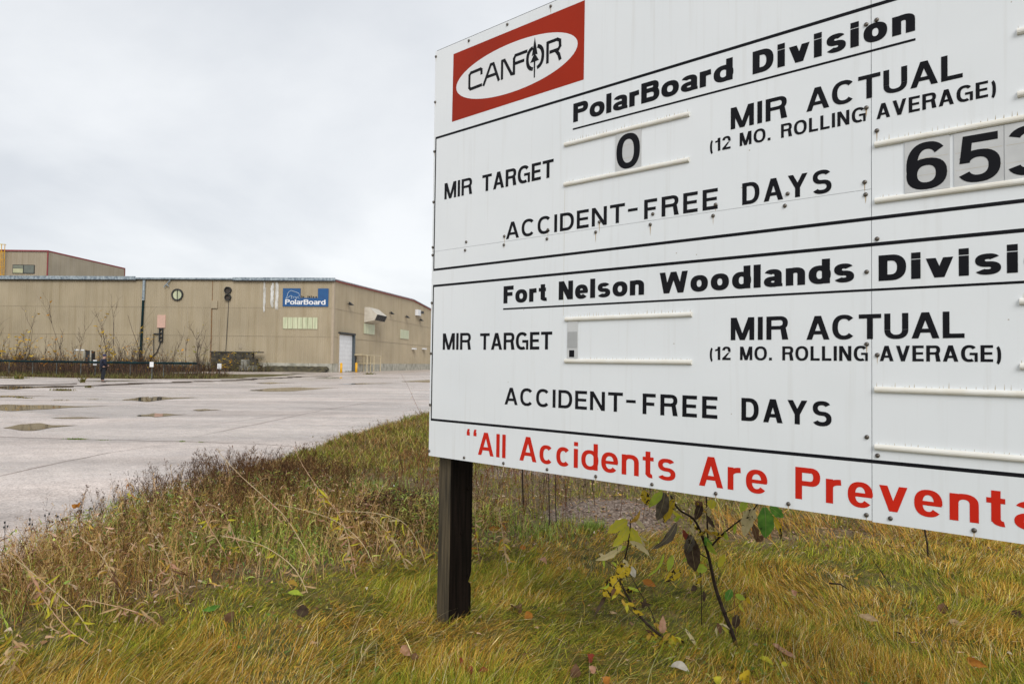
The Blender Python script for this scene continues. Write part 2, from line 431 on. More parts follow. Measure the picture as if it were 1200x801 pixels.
def clad_mat(name, c, rust=0.0):
    m = bpy.data.materials.new(name); m.use_nodes = True
    t = m.node_tree; b = t.nodes['Principled BSDF']; b.inputs['Roughness'].default_value = 0.5; b.inputs['Specular IOR Level'].default_value = 0.3
    co = t.nodes.new('ShaderNodeTexCoord'); mp = t.nodes.new('ShaderNodeMapping'); mp.inputs['Scale'].default_value = (1.6, 1.6, 0.10)
    t.links.new(co.outputs['Object'], mp.inputs[0])
    n = t.nodes.new('ShaderNodeTexNoise'); n.inputs['Scale'].default_value = 0.9; n.inputs['Detail'].default_value = 6; n.inputs['Roughness'].default_value = .6
    t.links.new(mp.outputs[0], n.inputs['Vector'])
    r = t.nodes.new('ShaderNodeValToRGB'); e = r.color_ramp.elements
    e[0].position = 0.27; e[0].color = (c[0] * .80, c[1] * .77, c[2] * .70, 1); e[1].position = 0.62; e[1].color = (*c, 1)
    q = e.new(0.44); q.color = (c[0] * .94, c[1] * .93, c[2] * .90, 1)
    t.links.new(n.outputs['Fac'], r.inputs[0])
    n2 = t.nodes.new('ShaderNodeTexNoise'); n2.inputs['Scale'].default_value = 0.25; n2.inputs['Detail'].default_value = 3
    t.links.new(co.outputs['Object'], n2.inputs['Vector'])
    mr = t.nodes.new('ShaderNodeMapRange'); mr.inputs['From Min'].default_value = 0.3; mr.inputs['From Max'].default_value = 0.7
    mr.inputs['To Min'].default_value = .9; mr.inputs['To Max'].default_value = 1.08; t.links.new(n2.outputs['Fac'], mr.inputs[0])
    s = t.nodes.new('ShaderNodeVectorMath'); s.operation = 'SCALE'; t.links.new(r.outputs[0], s.inputs[0]); t.links.new(mr.outputs[0], s.inputs['Scale'])
    t.links.new(s.outputs[0], b.inputs['Base Color'])
    return m
M['clad'] = clad_mat('tan_cladding', (0.405, 0.340, 0.238))
M['clad2'] = clad_mat('tan_cladding_far', (0.36, 0.30, 0.22))
M['galv'] = mat('galvanised', (0.15, 0.19, 0.23), (0.40, 0.46, 0.49), 3.0, 0.5, metal=0.2, lo=.35, hi=.65)
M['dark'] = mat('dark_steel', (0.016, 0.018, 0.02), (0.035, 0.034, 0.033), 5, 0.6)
M['red'] = mat('red_trim', (0.42, 0.045, 0.03), (0.35, 0.05, 0.035), 3, 0.5)
M['redm'] = mat('maroon_trim', (0.26, 0.035, 0.035), (0.2, 0.03, 0.03), 3, 0.5)
M['conc'] = mat('pale_concrete', (0.26, 0.25, 0.20), (0.46, 0.44, 0.37), 1.1, 0.9, 0.3, 8, c3=(0.50, 0.47, 0.40))
M['concd'] = mat('dark_concrete', (0.028, 0.024, 0.018), (0.075, 0.066, 0.05), 1.6, 0.9, 0.3, 8)
M['white'] = mat('white_paint', (0.78, 0.79, 0.80), (0.70, 0.71, 0.72), 2, 0.45)
M['fiber'] = mat('translucent_panel', (0.42, 0.46, 0.29), (0.60, 0.62, 0.42), 2.0, 0.4, stretch=(1.5, 1.5, 0.2))
M['glass'] = mat('window_glass', (0.10, 0.12, 0.12), (0.06, 0.07, 0.07), 2, 0.12)
M['yellow'] = mat('yellow_paint', (0.75, 0.40, 0.01), (0.66, 0.34, 0.01), 5, 0.5)
M['cream'] = mat('cream_paint', (0.60, 0.52, 0.34), (0.5, 0.42, 0.26), 5, 0.5)
M['pink'] = mat('faded_pink_panel', (0.66, 0.42, 0.33), (0.58, 0.38, 0.30), 3, 0.6)
M['rust'] = mat('rust', (0.22, 0.11, 0.035), (0.14, 0.07, 0.03), 4, 0.8)
M['blue'] = mat('sign_blue', (0.012, 0.075, 0.22), (0.012, 0.09, 0.25), 2, 0.5)
M['teal'] = mat('teal_pipe', (0.010, 0.032, 0.036), (0.008, 0.016, 0.018), 2, 0.8, spec=.1)
M['lip'] = mat('lapped_edge', (0.35, 0.29, 0.205), (0.38, 0.315, 0.22), 3, 0.6)
M['soil'] = mat('dark_bank', (0.035, 0.03, 0.02), (0.10, 0.085, 0.045), 2, 0.95, 0.5, 10, c3=(0.13, 0.15, 0.05))

mill = thing('mill_building', CB, 'long tan corrugated metal mill building with a white overhead door and red roof edge', 'building')

def corr(P, u0, u1, z0, z1, pitch=0.3, dep=0.045, o0=0.0):
    """ribbed steel sheet: P(u, out, z)"""
    V = []; Fc = []; us = []
    u = u0
    while u < u1 - 1e-6:
        for f, o in ((0, 0), (0.55, 0), (0.7, dep), (0.88, dep)):
            if u + f * pitch < u1: us.append((u + f * pitch, o + o0))
        u += pitch
    us.append((u1, o0))
    for (a, o) in us:
        zt = z1(a) if callable(z1) else z1
        V += [P(a, o, z0), P(a, o, zt)]
    for i in range(len(us) - 1): Fc.append((2 * i, 2 * i + 1, 2 * i + 3, 2 * i + 2))
    return V, Fc
def side_top(v): return float(np.interp(v, [0, 39.2, 51.2, 68], [12.9, 13.68, 12.98, 12.0]))
LEFT_END = 82.0
for (z0, z1, o) in ((1.2, 5.05, 0.0), (5.0, 9.05, 0.012), (9.0, 12.9, 0.024)):
    V, Fc = corr(FWp, 0.0, LEFT_END, z0, z1, o0=o); mk('wall_cladding', V, Fc, M['clad'], mill)
    V, Fc = corr(SWp, 0.0, 68, z0, (side_top if z1 > 12 else z1), o0=o); mk('wall_cladding', V, Fc, M['clad'], mill)
for z in (5.0, 9.0):
    MB(FWp).box(0.1, LEFT_END, .005, .062, z - .035, z).build('lap_strip', M['lip'], mill)
    MB(SWp).box(0.1, 68, .005, .062, z - .035, z).build('lap_strip', M['lip'], mill)
# foundation wall: cast panels with joints
u = 0.0
while u < LEFT_END:
    MB(FWp).box(u + .02, min(LEFT_END, u + 3.4) - .02, -0.3, 0.12, -0.3, 1.2).build('foundation_panel', M['conc'], mill); u += 3.4
v = 0.0
DV0 = 1.85; DV1 = 7.2
for a, b in ((0.14, DV0), (8.9, 11.9), (11.9, 20.5), (20.5, 29), (29, 37.5), (37.5, 46), (46, 54.5), (54.5, 68)):
    MB(SWp).box(a + .03, b - .03, -0.3, 0.12, -0.3, 1.22).build('foundation_panel', M['conc'], mill)
MB(SWp).box(DV1, 8.9, -0.3, 0.10, -0.3, 1.2).build('foundation_panel', M['concd'], mill)
# roof
RP = [(0.35, 12.95), (-39.2, 13.72), (-51.2, 13.02), (-68, 12.04)]
V = []; Fc = []
for u in (-0.35, LEFT_END):
    for (o, z) in RP:
        b = CB + E1 * u + D1 * (-o) + Vector((0, 0, z)); V += [tuple(b), tuple(b + Vector((0, 0, .12)))]
for i in range(3):
    a = 2 * i
    Fc += [(a, a + 2, a + 10, a + 8), (a + 1, a + 9, a + 11, a + 3), (a, a + 1, a + 3, a + 2), (a + 8, a + 10, a + 11, a + 9)]
Fc += [(0, 8, 9, 1), (6, 7, 15, 14)]
mk('roof', V, Fc, M['galv'], mill)
# eave fascia in three runs, the middle one thin
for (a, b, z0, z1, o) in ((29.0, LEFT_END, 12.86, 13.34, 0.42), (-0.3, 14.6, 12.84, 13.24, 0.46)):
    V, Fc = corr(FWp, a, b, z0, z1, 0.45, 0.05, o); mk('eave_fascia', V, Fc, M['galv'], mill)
    MB(FWp).box(a, b, 0.03, o + .01, z0 - .10, z0 - .004).build('eave_shadow_strip', M['dark'], mill)  # dark strip stands in for the shadow gap below the fascia
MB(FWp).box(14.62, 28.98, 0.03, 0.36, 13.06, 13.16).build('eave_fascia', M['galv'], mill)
MB(FWp).box(14.62, 28.98, 0.03, 0.34, 12.86, 13.05).build('eave_shadow_strip', M['dark'], mill)  # painted eave shadow of the thin run
# red rake trim on the side
for (a, b) in ((-.3, 39.2), (39.2, 51.2), (51.2, 68)):
    za, zb = side_top(max(0, a)), side_top(b)
    V = []
    for (vv, zz) in ((a, za), (b, zb)):
        for o in (0.09, 0.2):
            for dz in (-0.12, 0.22): V.append(SWp(vv, o, zz + dz))
    mk('rake_trim', V, [(0, 1, 3, 2), (4, 6, 7, 5), (2, 3, 7, 6), (1, 5, 7, 3), (0, 2, 6, 4), (0, 4, 5, 1)], M['red'], mill)
MB().add([FWp(.25, .085, 1.2), FWp(.25, .085, 12.85), FWp(-.07, .085, 12.85), FWp(-.07, .085, 1.2), SWp(.25, .087, 1.2), SWp(.25, .087, 12.85)],
         [(0, 1, 2, 3), (3, 2, 5, 4)]).build('corner_flashing', M['cream'] if False else mat('corner_trim', (0.42, 0.345, 0.25), (0.38, 0.31, 0.22), 2, .5), mill)
# overhead door with its sections
door = MB(SWp).box(DV0, DV1, -.25, 0.04, 0, 5.4).build('overhead_door', mat('door_seam', (.42, .43, .44), (.38, .39, .4), 3, .6), mill)
for k in range(9):
    MB(SWp).box(DV0 + .06, DV1 - .06, .045, .10 + .004 * (k % 2), 0.03 + k * .593, 0.03 + (k + 1) * .593 - .02).build('door_section', M['white'], door)
MB(SWp).box(DV0 - .12, DV0, .0, .22, 0, 5.5).build('door_jamb', M['lip'], mill)
MB(SWp).box(DV1, DV1 + .4, .0, .42, 0, 5.5).build('door_jamb', mat('jamb_blue', (0.05, 0.075, 0.09), (0.08, 0.09, 0.1), 3, .5), mill)
MB(SWp).box(DV0 - .12, DV1 + .4, .05, .5, 5.5, 5.74).build('door_hood', M['dark'], mill)
MB(SWp).box(8.0, 8.75, .13, .2, 0.1, 2.3).build('side_door', M['dark'], mill)
# translucent panels
def panel_on(P, d, x0, x1, y0, y1, name, m, thick=.06, strips=0, o=0.075):
    a, zt = onwall(x0, y0, d); b, zb = onwall(x1, y1, d); a, b = min(a, b), max(a, b); zb, zt = min(zb, zt), max(zb, zt)
    q = MB(P).box(a, b, .01, o, zb, zt).build(name + '_frame' if strips else name, M['lip'] if strips else m, mill)
    for k in range(strips):
        s = (b - a) / strips
        MB(P).box(a + k * s + .05, a + (k + 1) * s - .03, o + .002, o + thick + .01 * (k % 2), zb + .07, zt - .07).build(name, m, q)
    return (a, b, zb, zt)
panel_on(FWp, E1, 332, 372.5, 371, 386, 'skylight_panel', M['fiber'], strips=7)
panel_on(SWp, D1, 425.8, 438.2, 378, 392.6, 'skylight_panel', M['fiber'], strips=3)
panel_on(SWp, D1, 468.5, 478.3, 385.3, 397.8, 'skylight_panel', M['fiber'], strips=3)
# round vent window
uc, zc_ = onwall(208.5, 345.3, E1)
def disc(P, u, z, r, o0, o1, n=20, rin=0):
    V = []; Fc = []
    for k in range(n):
        a = 2 * math.pi * k / n
        V += [P(u + r * math.cos(a), o0, z + r * math.sin(a)), P(u + r * math.cos(a), o1, z + r * math.sin(a))]
    if rin:
        for k in range(n):
            a = 2 * math.pi * k / n
            V += [P(u + rin * math.cos(a), o0, z + rin * math.sin(a)), P(u + rin * math.cos(a), o1, z + rin * math.sin(a))]
        for k in range(n):
            a, b = 2 * k, 2 * ((k + 1) % n); c, e = a + 2 * n, b + 2 * n
            Fc += [(a, b, b + 1, a + 1), (c, c + 1, e + 1, e), (a + 1, b + 1, e + 1, c + 1)]
    else:
        for k in range(n):
            a, b = 2 * k, 2 * ((k + 1) % n); Fc.append((a, b, b + 1, a + 1))
        Fc.append(tuple(2 * k + 1 for k in range(n)))
    return V, Fc
rw = mk('round_window', *disc(FWp, uc, zc_, .86, .05, .28, rin=.68), M['dark'], mill)
mk('pane', *disc(FWp, uc, zc_, .7, .04, .12), M['fiber'], rw)
MB(FWp).box(uc - .04, uc + .04, .13, .2, zc_ - .68, zc_ + .68).build('mullion', M['dark'], rw)
for py, rr in ((340.2, .50), (348.6, .46)):
    u_, z_ = onwall(268, py, E1)
    hv = mk('round_vent', *disc(FWp, u_, z_, rr, .05, .42, rin=rr * .8), M['dark'], mill)
    mk('vent_cover', *disc(FWp, u_, z_, rr * .82, .04, .2), mat('vent_brown', (.03, .022, .018), (.06, .045, .035), 4, .6), hv)
# cable from the vents
MB(FWp).tube([(onwall(268.5, 353, E1)[0], .1, onwall(268, 353, E1)[1]), (onwall(266.6, 385, E1)[0], .1, onwall(266, 385, E1)[1]), (onwall(264.8, 413, E1)[0], .1, 2.4)], .04).build('cable', M['dark'], mill)
# downpipe
up_, _ = onwall(168.3, 380, E1)
dp = MB(FWp).tube([(up_, .26, 9.9), (up_ + .1, .26, 5), (up_ + .25, .26, 0)], .17, n=8).build('downpipe', M['teal'], mill)
MB(FWp).tube([(up_ - .05, .26, 12.8), (up_ - .03, .26, 11.3), (up_, .26, 9.9)], .19, n=8).build('pipe_sleeve', M['galv'], dp)
# pink panel and bracket under it
a_, b_, zb_, zt_ = panel_on(FWp, E1, 185.2, 194.2, 369, 384, 'faded_board', M['pink'], o=.16)
um = (a_ + b_) / 2 - .05
br = MB(FWp).box(um - .30, um - .16, .1, .3, zb_ - 2.0, zb_).box(um + .16, um + .30, .1, .3, zb_ - 2.0, zb_).build('bracket', M['dark'], mill)
for k in range(4):
    MB(FWp).box(um - .3, um + .3, .12, .34, zb_ - 2.02 + k * .6, zb_ - 1.86 + k * .6).build('rung', M['dark'], br)
MB(FWp).box(um + .3, um + 1.1, .12, .26, zb_ - .95, zb_ - .8).tube([(um + 1.1, .2, zb_ - .9), (um + 1.0, .2, 1.4)], .05).tube([(um, .2, zb_ - 2.0), (um + .5, .2, zb_ - 3.4), (um + 1.6, .2, zb_ - 4.6)], .07).build('conduit', M['dark'], mill)
# small bent pipe under the eave and a junction box with rust run
u_, z_ = onwall(197, 333, E1)
MB(FWp).tube([(u_ - .45, .3, z_ + .55), (u_, .35, z_), (u_ + .4, .4, z_ - .45)], .08).tube([(u_, .35, z_), (u_ - .35, .45, z_ - .35)], .07).build('bent_pipe', M['galv'], mill)
ub, zb2 = onwall(251.5, 357, E1)
MB(FWp).box(ub - .5, ub + .4, .03, .26, zb2 - .5, zb2 + .55).build('junction_box', M['clad'], mill)
MB(FWp).box(ub + .28, ub + .36, .05, .10, zb2 + .56, 12.7).build('conduit', M['rust'], mill)
MB(FWp).box(ub + .28, ub + .40, .05, .11, 1.3, zb2 - .5).build('conduit', M['rust'], mill)
for (px, y0, y1, wd) in ((221, 350, 410, .10), (214, 352, 385, .08), (240, 352, 412, .08), (258, 372, 413, .10), (284, 402, 408, .5)):
    u_, z1_ = onwall(px, y0, E1); _, z0_ = onwall(px, y1, E1)
    MB(FWp).box(u_, u_ + wd, .05, .073, z0_, z1_).build('stain_run', M['lip'], mill)
# three washes of white bird droppings under the eave
def wash(u0, z1, z0, wd, seed):
    rr = random.Random(seed); V = []; Fc = []
    for s in range(7):
        uu = u0 + rr.uniform(-wd, wd) * .8; ww = rr.uniform(.07, .2); zl = z0 + rr.uniform(0, (z1 - z0) * .45); zt = z1 - rr.uniform(0, 1.0); P = []
        n = 14
        for k in range(n + 1):
            t = k / n; h = ww * (0.35 + rr.random() * .65) * (1 if k < n else .1)
            zz = zt + (zl - zt) * t; V += [FWp(uu - h, .085 + .002 * s, zz), FWp(uu + h, .085 + .002 * s, zz)]
        b = len(V) - 2 * (n + 1)
        for k in range(n): Fc.append((b + 2 * k, b + 2 * k + 1, b + 2 * k + 3, b + 2 * k + 2))
    mk('white_wash', V, Fc, mat('lime_wash', (.42, .40, .35), (.70, .70, .68), 2.5, .8, stretch=(1, 1, .3)), mill)
for i, (px, pb) in enumerate(((310.5, 366), (318.5, 368), (325, 364))):
    u_, zl_ = onwall(px, pb, E1); wash(u_, 12.7, zl_, .22, i)
# things on the side wall
v0, zt0 = onwall(427.5, 362.5, D1); 
hd = MB(SWp)
va, vb = 12.2, 17.0
hd.add([SWp(0, 0, 0)] and [(va, .05, 7.75), (va, .05, 10.15), (va, .75, 10.15), (va, 2.2, 9.0), (va, 1.8, 8.1), (vb, .05, 7.75), (vb, .05, 10.15), (vb, .75, 10.15), (vb, 2.2, 9.0), (vb, 1.8, 8.1)],
       [(0, 1, 2, 3, 4), (5, 9, 8, 7, 6), (1, 6, 7, 2), (2, 7, 8, 3), (0, 4, 9, 5)])
hood = hd.build('vent_hood', mat('hood_white', (.62, .58, .50), (.50, .46, .38), 1.5, .5), mill)
for k in range(5):
    v_ = va + .1 + k * .95
    MB(SWp).add([(v_, 2.2, 9.0), (v_ + .8, 2.2, 9.0), (v_ + .8, 1.8, 8.1), (v_, 1.8, 8.1), (v_, 2.25, 8.97), (v_ + .8, 2.25, 8.97), (v_ + .8, 1.86, 8.08), (v_, 1.86, 8.08)],
                [(4, 5, 6, 7), (0, 4, 7, 3), (1, 2, 6, 5), (0, 1, 5, 4), (3, 7, 6, 2)]).build('louvre', M['dark'], hood)
for px, py in ((407, 355.8), (456, 366.6), (474.5, 371), (491, 374.6)):
    v_, z_ = onwall(px, py, D1)
    lp = MB(SWp).tube([(v_, .05, z_), (v_, .5, z_ + .05)], .06).build('lamp_arm', M['dark'], mill)
    MB(SWp).add([(v_ - .3, .35, z_ + .28), (v_ + .3, .35, z_ + .28), (v_ - .42, .95, z_ - .22), (v_ + .42, .95, z_ - .22), (v_ - .3, .35, z_ - .22), (v_ + .3, .35, z_ - .22)],
                [(0, 1, 3, 2), (0, 2, 4), (1, 5, 3), (0, 4, 5, 1), (2, 3, 5, 4)]).build('lamp_head', M['dark'], lp)
v_, z_ = onwall(488, 366.5, D1)
bxu = MB(SWp).box(v_ - 1.1, v_ + .9, .05, .7, z_ - .55, z_ + .6).build('fan_box', M['white'], mill)
MB(SWp).box(v_ + 0.95, v_ + 2.0, .3, 1.0, z_ - .05, z_ + .45).build('fan_outlet', M['dark'], bxu)
for px, py in ((483.5, 409), (495.5, 409)):
    v_, z_ = onwall(px, py, D1)
    MB(SWp).box(v_ - .8, v_ + .8, .05, .6, z_ - .05, z_ + .22).build('wall_light', M['white'], mill)

# ---------------------------------------------------------------- stroke lettering (used for both signs)
def _ring(x0, y0, x1, y1, a0, a1, wv, wh, n=None):
    cx, cy, rx, ry = (x0 + x1) / 2, (y0 + y1) / 2, (x1 - x0) / 2, (y1 - y0) / 2
    n = n or max(4, int(abs(a1 - a0) / 11)); P = 0.86
    o = []; i = []
    for k in range(n + 1):
        a = R(a0 + (a1 - a0) * k / n); c, s = math.cos(a), math.sin(a)
        c = math.copysign(abs(c) ** P, c); s = math.copysign(abs(s) ** P, s)
        o.append((cx + rx * c, cy + ry * s)); i.append((cx + (rx - wv) * c, cy + (ry - wh) * s))
    return [[o[k], o[k + 1], i[k + 1], i[k]] for k in range(n)]
def _r(x0, y0, x1, y1): return [[(x0, y0), (x1, y0), (x1, y1), (x0, y1)]]
def _q(xa, ya, xb, yb, wd): return [[(xa, ya), (xa + wd, ya), (xb + wd, yb), (xb, yb)]]   # slanted bar with flat ends
GW = dict(M=.94, R=.80, T=.76, A=.86, G=.90, E=.66, C=.84, D=.80, N=.80, F=.64, L=.64, U=.78, O=.92, V=.84, S=.78, Y=.84, P=.76, B=.80, W=1.26)
GW.update(o=.74, a=.68, r=.46, d=.72, v=.74, s=.66, n=.68, t=.42, e=.70, c=.66, b=.72)
GW.update({'0': .64, '1': .40, '2': .64, '6': .64, '5': .64, '3': .64, '(': .27, ')': .27, '-': .42, '“': .42, '”': .42})
FIX = {'I', 'i', 'l', '.'}
XH = 0.735
def glyph(c, W, wv, wh):
    """list of pieces; a piece is a list of quads. cap height 1, width W"""
    x = XH; o = 0.012
    if c in 'Il': return [_r(0, 0, wv, 1)]
    if c == 'i': return [_r(0, 0, wv, x), _r(0, 1 - wh * 1.0, wv, 1)]
    if c == '.': return [_r(0, 0, wv, wv * .95)]
    if c == '-': return [_r(0, .30, W, .30 + wh)]
    if c in '“”':
        return [_r(k, .74, k + wv * .75, .90) if c == '“' else _r(k, .82, k + wv * .75, .98) for k in (0, W - wv * .75)] + [_q(k, .88, k + .05, 1.02, wv * .55) if c == '“' else _q(k, .70, k + .05, .84, wv * .55) for k in (0, W - wv * .75)]
    if c == '(': return [_ring(0, -.24, W * 2.4, 1.03, 122, 238, wv * .85, wh * .8)]
    if c == ')': return [_ring(-W * 1.4, -.24, W, 1.03, -58, 58, wv * .85, wh * .8)]
    if c == 'M':
        return [_r(0, 0, wv, 1), _r(W - wv, 0, W, 1), _q(W / 2 - wv * .5, 0, 0, 1, wv * 1.0) if False else [[(W / 2 - wv * .52, 0), (W / 2 + wv * .52, 0), (wv * 1.25, 1), (0.0, 1)]], [[(W / 2 - wv * .52, 0), (W / 2 + wv * .52, 0), (W, 1), (W - wv * 1.25, 1)]]]
    if c == 'N': return [_r(0, 0, wv, 1), _r(W - wv, 0, W, 1), _q(W - wv * 1.12, 0, 0, 1, wv * 1.12)]
    if c == 'A':
        w = wv * 1.06; b = .22; f = lambda y: (W / 2 - w / 2) * y
        return [_q(0, 0, W / 2 - w * .56, 1, w), [[(W - w, 0), (W, 0), (W / 2 + w * .56, 1), (W / 2 - w * .44, 1)]], _r(f(b) + w * .5, b, W - f(b) - w * .5, b + wh * .9)]
    if c == 'V': w = wv * 1.08; return [_q(W / 2 - w * .5, 0, 0, 1, w), _q(W / 2 - w * .5, 0, W - w, 1, w)]
    if c == 'v': w = wv * 1.04; return [_q(W / 2 - w * .5, 0, 0, x, w), _q(W / 2 - w * .5, 0, W - w, x, w)]
    if c == 'W':
        w = wv * .95; h = W / 2
        return [_q(h * .5 - w * .5, 0, 0, 1, w), _q(h * .5 - w * .5, 0, h - w * .5, 1, w), _q(h * 1.5 - w * .5, 0, h - w * .5, 1, w), _q(h * 1.5 - w * .5, 0, W - w, 1, w)]
    if c == 'Y': w = wv * 1.08; return [_q(W / 2 - w * .5, .42, 0, 1, w), _q(W / 2 - w * .5, .42, W - w, 1, w), _r(W / 2 - wv / 2, 0, W / 2 + wv / 2, .44)]
    if c == 'T': return [_r(0, 1 - wh, W, 1), _r(W / 2 - wv / 2, 0, W / 2 + wv / 2, 1)]
    if c == 'E': return [_r(0, 0, wv, 1), _r(0, 0, W, wh), _r(0, 1 - wh, W, 1), _r(0, .43, W * .94, .43 + wh * .92)]
    if c == 'F': return [_r(0, 0, wv, 1), _r(0, 1 - wh, W, 1), _r(0, .42, W * .90, .42 + wh * .92)]
    if c == 'L': return [_r(0, 0, wv, 1), _r(0, 0, W, wh)]
    if c == 'U': return [_r(0, .36, wv, 1), _r(W - wv, .36, W, 1), _ring(0, -o, W, .72, 180, 360, wv, wh)]
    if c in 'O': return [_ring(0, -o, W, 1 + o, 0, 360, wv, wh, 36)]
    if c == '0': return [_ring(0, -o, W, 1 + o, 0, 360, wv, wh, 36)]
    if c == 'C': return [_ring(0, -o, W, 1 + o, 42, 318, wv, wh, 26)]
    if c == 'G': return [_ring(0, -o, W, 1 + o, 42, 300, wv, wh, 26), _r(W * .52, .40, W, .40 + wh * .9), _r(W - wv * .78, 0, W, .48)]
    if c == 'D': return [_r(0, 0, wv, 1), _r(0, 0, W * .45, wh), _r(0, 1 - wh, W * .45, 1), _ring(W * .45 - W * .55, 0, W, 1, -90, 90, wv, wh, 18)]
    if c in 'PRB':
        ym = .43 if c != 'B' else .46
        wt = W * (.96 if c == 'B' else 1)
        g = [_r(0, 0, wv, 1), _r(0, 1 - wh, W * .62, 1), _r(0, ym, W * .62, ym + wh * .92), _ring(W * .62 - (wt - W * .62), ym, wt, 1, -90, 90, wv, wh * .96, 14)]
        if c == 'R': g += [[[(W - wv * 1.1, 0), (W + .02, 0), (W * .90, ym + wh * .5), (W * .90 - wv * 1.05, ym + wh * .5)]]]
        if c == 'B': g += [_r(0, 0, W * .6, wh), _ring(W * .6 - W * .4, 0, W, ym + wh * .92, -90, 90, wv, wh * .96, 14)]
        return g
    if c == 'S': return [_ring(.02, .5 - wh * .5, W - .02, 1 + o, 28, 270, wv * .94, wh), _ring(0, -o, W, .5 + wh * .5, 90, -152, wv * .94, wh)]
    if c == 's': return [_ring(.02, x * .5 - wh * .42, W - .02, x + o, 28, 270, wv * .94, wh * .84), _ring(0, -o, W, x * .5 + wh * .42, 90, -152, wv * .94, wh * .84)]
    if c in 'o': return [_ring(0, -o, W, x + o, 0, 360, wv, wh * .94, 30)]
    if c == 'c': return [_ring(0, -o, W, x + o, 44, 316, wv, wh * .94, 24)]
    if c == 'e': return [_ring(0, -o, W, x + o, -2, 320, wv, wh * .9, 28), _r(wv * .6, x * .5 - wh * .36, W - .02, x * .5 + wh * .36)]
    if c == 'd': return [_ring(0, -o, W * 1.04, x + o, 0, 360, wv, wh * .9, 28), _r(W - wv, 0, W, 1)]
    if c == 'b': return [_ring(-W * .04, -o, W, x + o, 0, 360, wv, wh * .9, 28), _r(0, 0, wv, 1)]
    if c == 'n': return [_r(0, 0, wv, x), _ring(0, x - .54, W, x + o, 0, 172, wv, wh * .95, 18), _r(W - wv, 0, W, x - .25)]
    if c == 'r': return [_r(0, 0, wv, x), _ring(0, x - .54, W * 2.0, x + o, 92, 172, wv, wh * 1.05, 9)]
    if c == 't': return [_r(W * .26, .10, W * .26 + wv, .93), _r(0, x - wh * .85, W, x), _ring(W * .26, -.005, W * .26 + wv * 2.6, .40, 180, 275, wv, wh * .85, 10)]
    if c == 'a': return [_ring(.02, x - .48, W - .03, x + o, 0, 160, wv, wh * .86, 16), _r(W - wv - .03, .06, W - .03, x - .21), _ring(0, -o, W * .98, x * .60, 62, 318, wv, wh * .80, 20),
                         _r(W * .45, x * .60 - wh * .78, W - .06, x * .60), _r(W - wv * .8, 0, W + .0, wh * .55)]
    if c == '1': return [_r(W - wv, 0, W, 1), [[(0, .66), (W - wv * .5, .72), (W - wv * .5, .84), (0, .80)]], _q(W - wv * 1.25, .74, W - wv, 1, wv * .5)]
    if c == '2': return [_ring(0, .40, W, 1 + o, -20, 176, wv, wh * .95), _r(0, 0, W, wh), [[(0, wh * .8), (wv * 1.25, wh * .8), (W * .93, .60), (W * .93 - wv * 1.05, .52)]]]
    if c == '6': return [_ring(0, -o, W, .66, 0, 360, wv, wh * .92, 28), _ring(0, -o, W * 1.03, 1 + o, 42, 190, wv, wh * .95, 18)]
    if c == '5': return [_r(W * .14, 1 - wh, W * .94, 1), [[(W * .06, .42), (W * .06 + wv * .9, .42), (W * .14 + wv * .85, 1), (W * .14, 1)]], _ring(0, -o, W, .68, 150, -152, wv, wh * .95, 26)]
    if c == '3': return [_ring(.01, .48 - wh * .3, W - .02, 1 + o, 160, -88, wv * .95, wh * .92, 20), _ring(0, -o, W, .52 + wh * .3, 88, -160, wv, wh * .92, 20)]
    return []

def text_mesh(txt, P, x0, x1, y0, h, wv=.19, wh=.155, gap=.09, lift=0.0, eps=0.00007):
    """fit txt between x0 and x1 on plane P(x, out, y); wv etc. in units of letter height h"""
    flex = sum(GW.get(c, 0) for c in txt if c not in FIX and c != ' ')
    fixed = sum(wv for c in txt if c in FIX) + gap * (len(txt) - 1)
    s = ((x1 - x0) / h - fixed) / max(flex, 1e-6) if flex else 1
    V = []; Fc = []; x = 0; n = 0
    for c in txt:
        W = wv if c in FIX else GW.get(c, .5) * s
        for piece in glyph(c, W, wv, wh):
            n += 1
            for q in piece:
                b = len(V)
                V += [P(x0 + (x + a) * h, lift + eps * (n % 7), y0 + d * h) for a, d in q]
                Fc.append(tuple(range(b, b + len(q))))
        x += W + gap
    return V, Fc

# building sign, its middle top board gone
u1s, zt_s = onwall(332.2, 337.8, E1); u0s, zb_s = onwall(385, 359.3, E1)
uq1, zm_s = onwall(352.4, 349, E1); uq0, _ = onwall(373, 349, E1)
bs = thing('building_sign', FWp((u0s + u1s) / 2, .1, zb_s), 'blue sign with white PolarBoard lettering and a bear outline high on the tan wall', 'sign')
MB(FWp).box(u0s, u1s, .085, .16, zb_s, zm_s).build('sign_board', M['blue'], bs)
MB(FWp).box(uq1, u1s, .085, .16, zm_s + .004, zt_s).build('sign_board', M['blue'], bs)
MB(FWp).box(u0s, uq0, .085, .16, zm_s + .004, zt_s).build('sign_board', M['blue'], bs)
FL = lambda a, o, z: FWp(u1s - a, o, z)
k_ = (u1s - u0s) / 910.0                         # metres per pixel of the enlarged photo
V, Fc = text_mesh('PolarBoard', FL, 50 * k_, 855 * k_, zb_s + 38 * k_, 98 * k_, .26, .2, .045, lift=.168, eps=.0008)
mk('lettering', V, Fc, M['white'], bs)
zt2 = zt_s
MBb = MB(FL)
def bl(pts, r=.035): MBb.tube([(a * k_, .175, zt2 - b * k_) for a, b in pts], r, n=5)
bl([(60, 205), (85, 165), (95, 110), (120, 65), (165, 42), (210, 55), (250, 70), (300, 85), (325, 105)])
bl([(60, 205), (90, 195), (120, 170), (150, 150), (165, 135), (175, 165), (170, 205)])
bl([(165, 150), (215, 165), (245, 160), (250, 205)], .025); bl([(215, 165), (205, 205)], .025); bl([(245, 160), (285, 180), (275, 215)], .025)
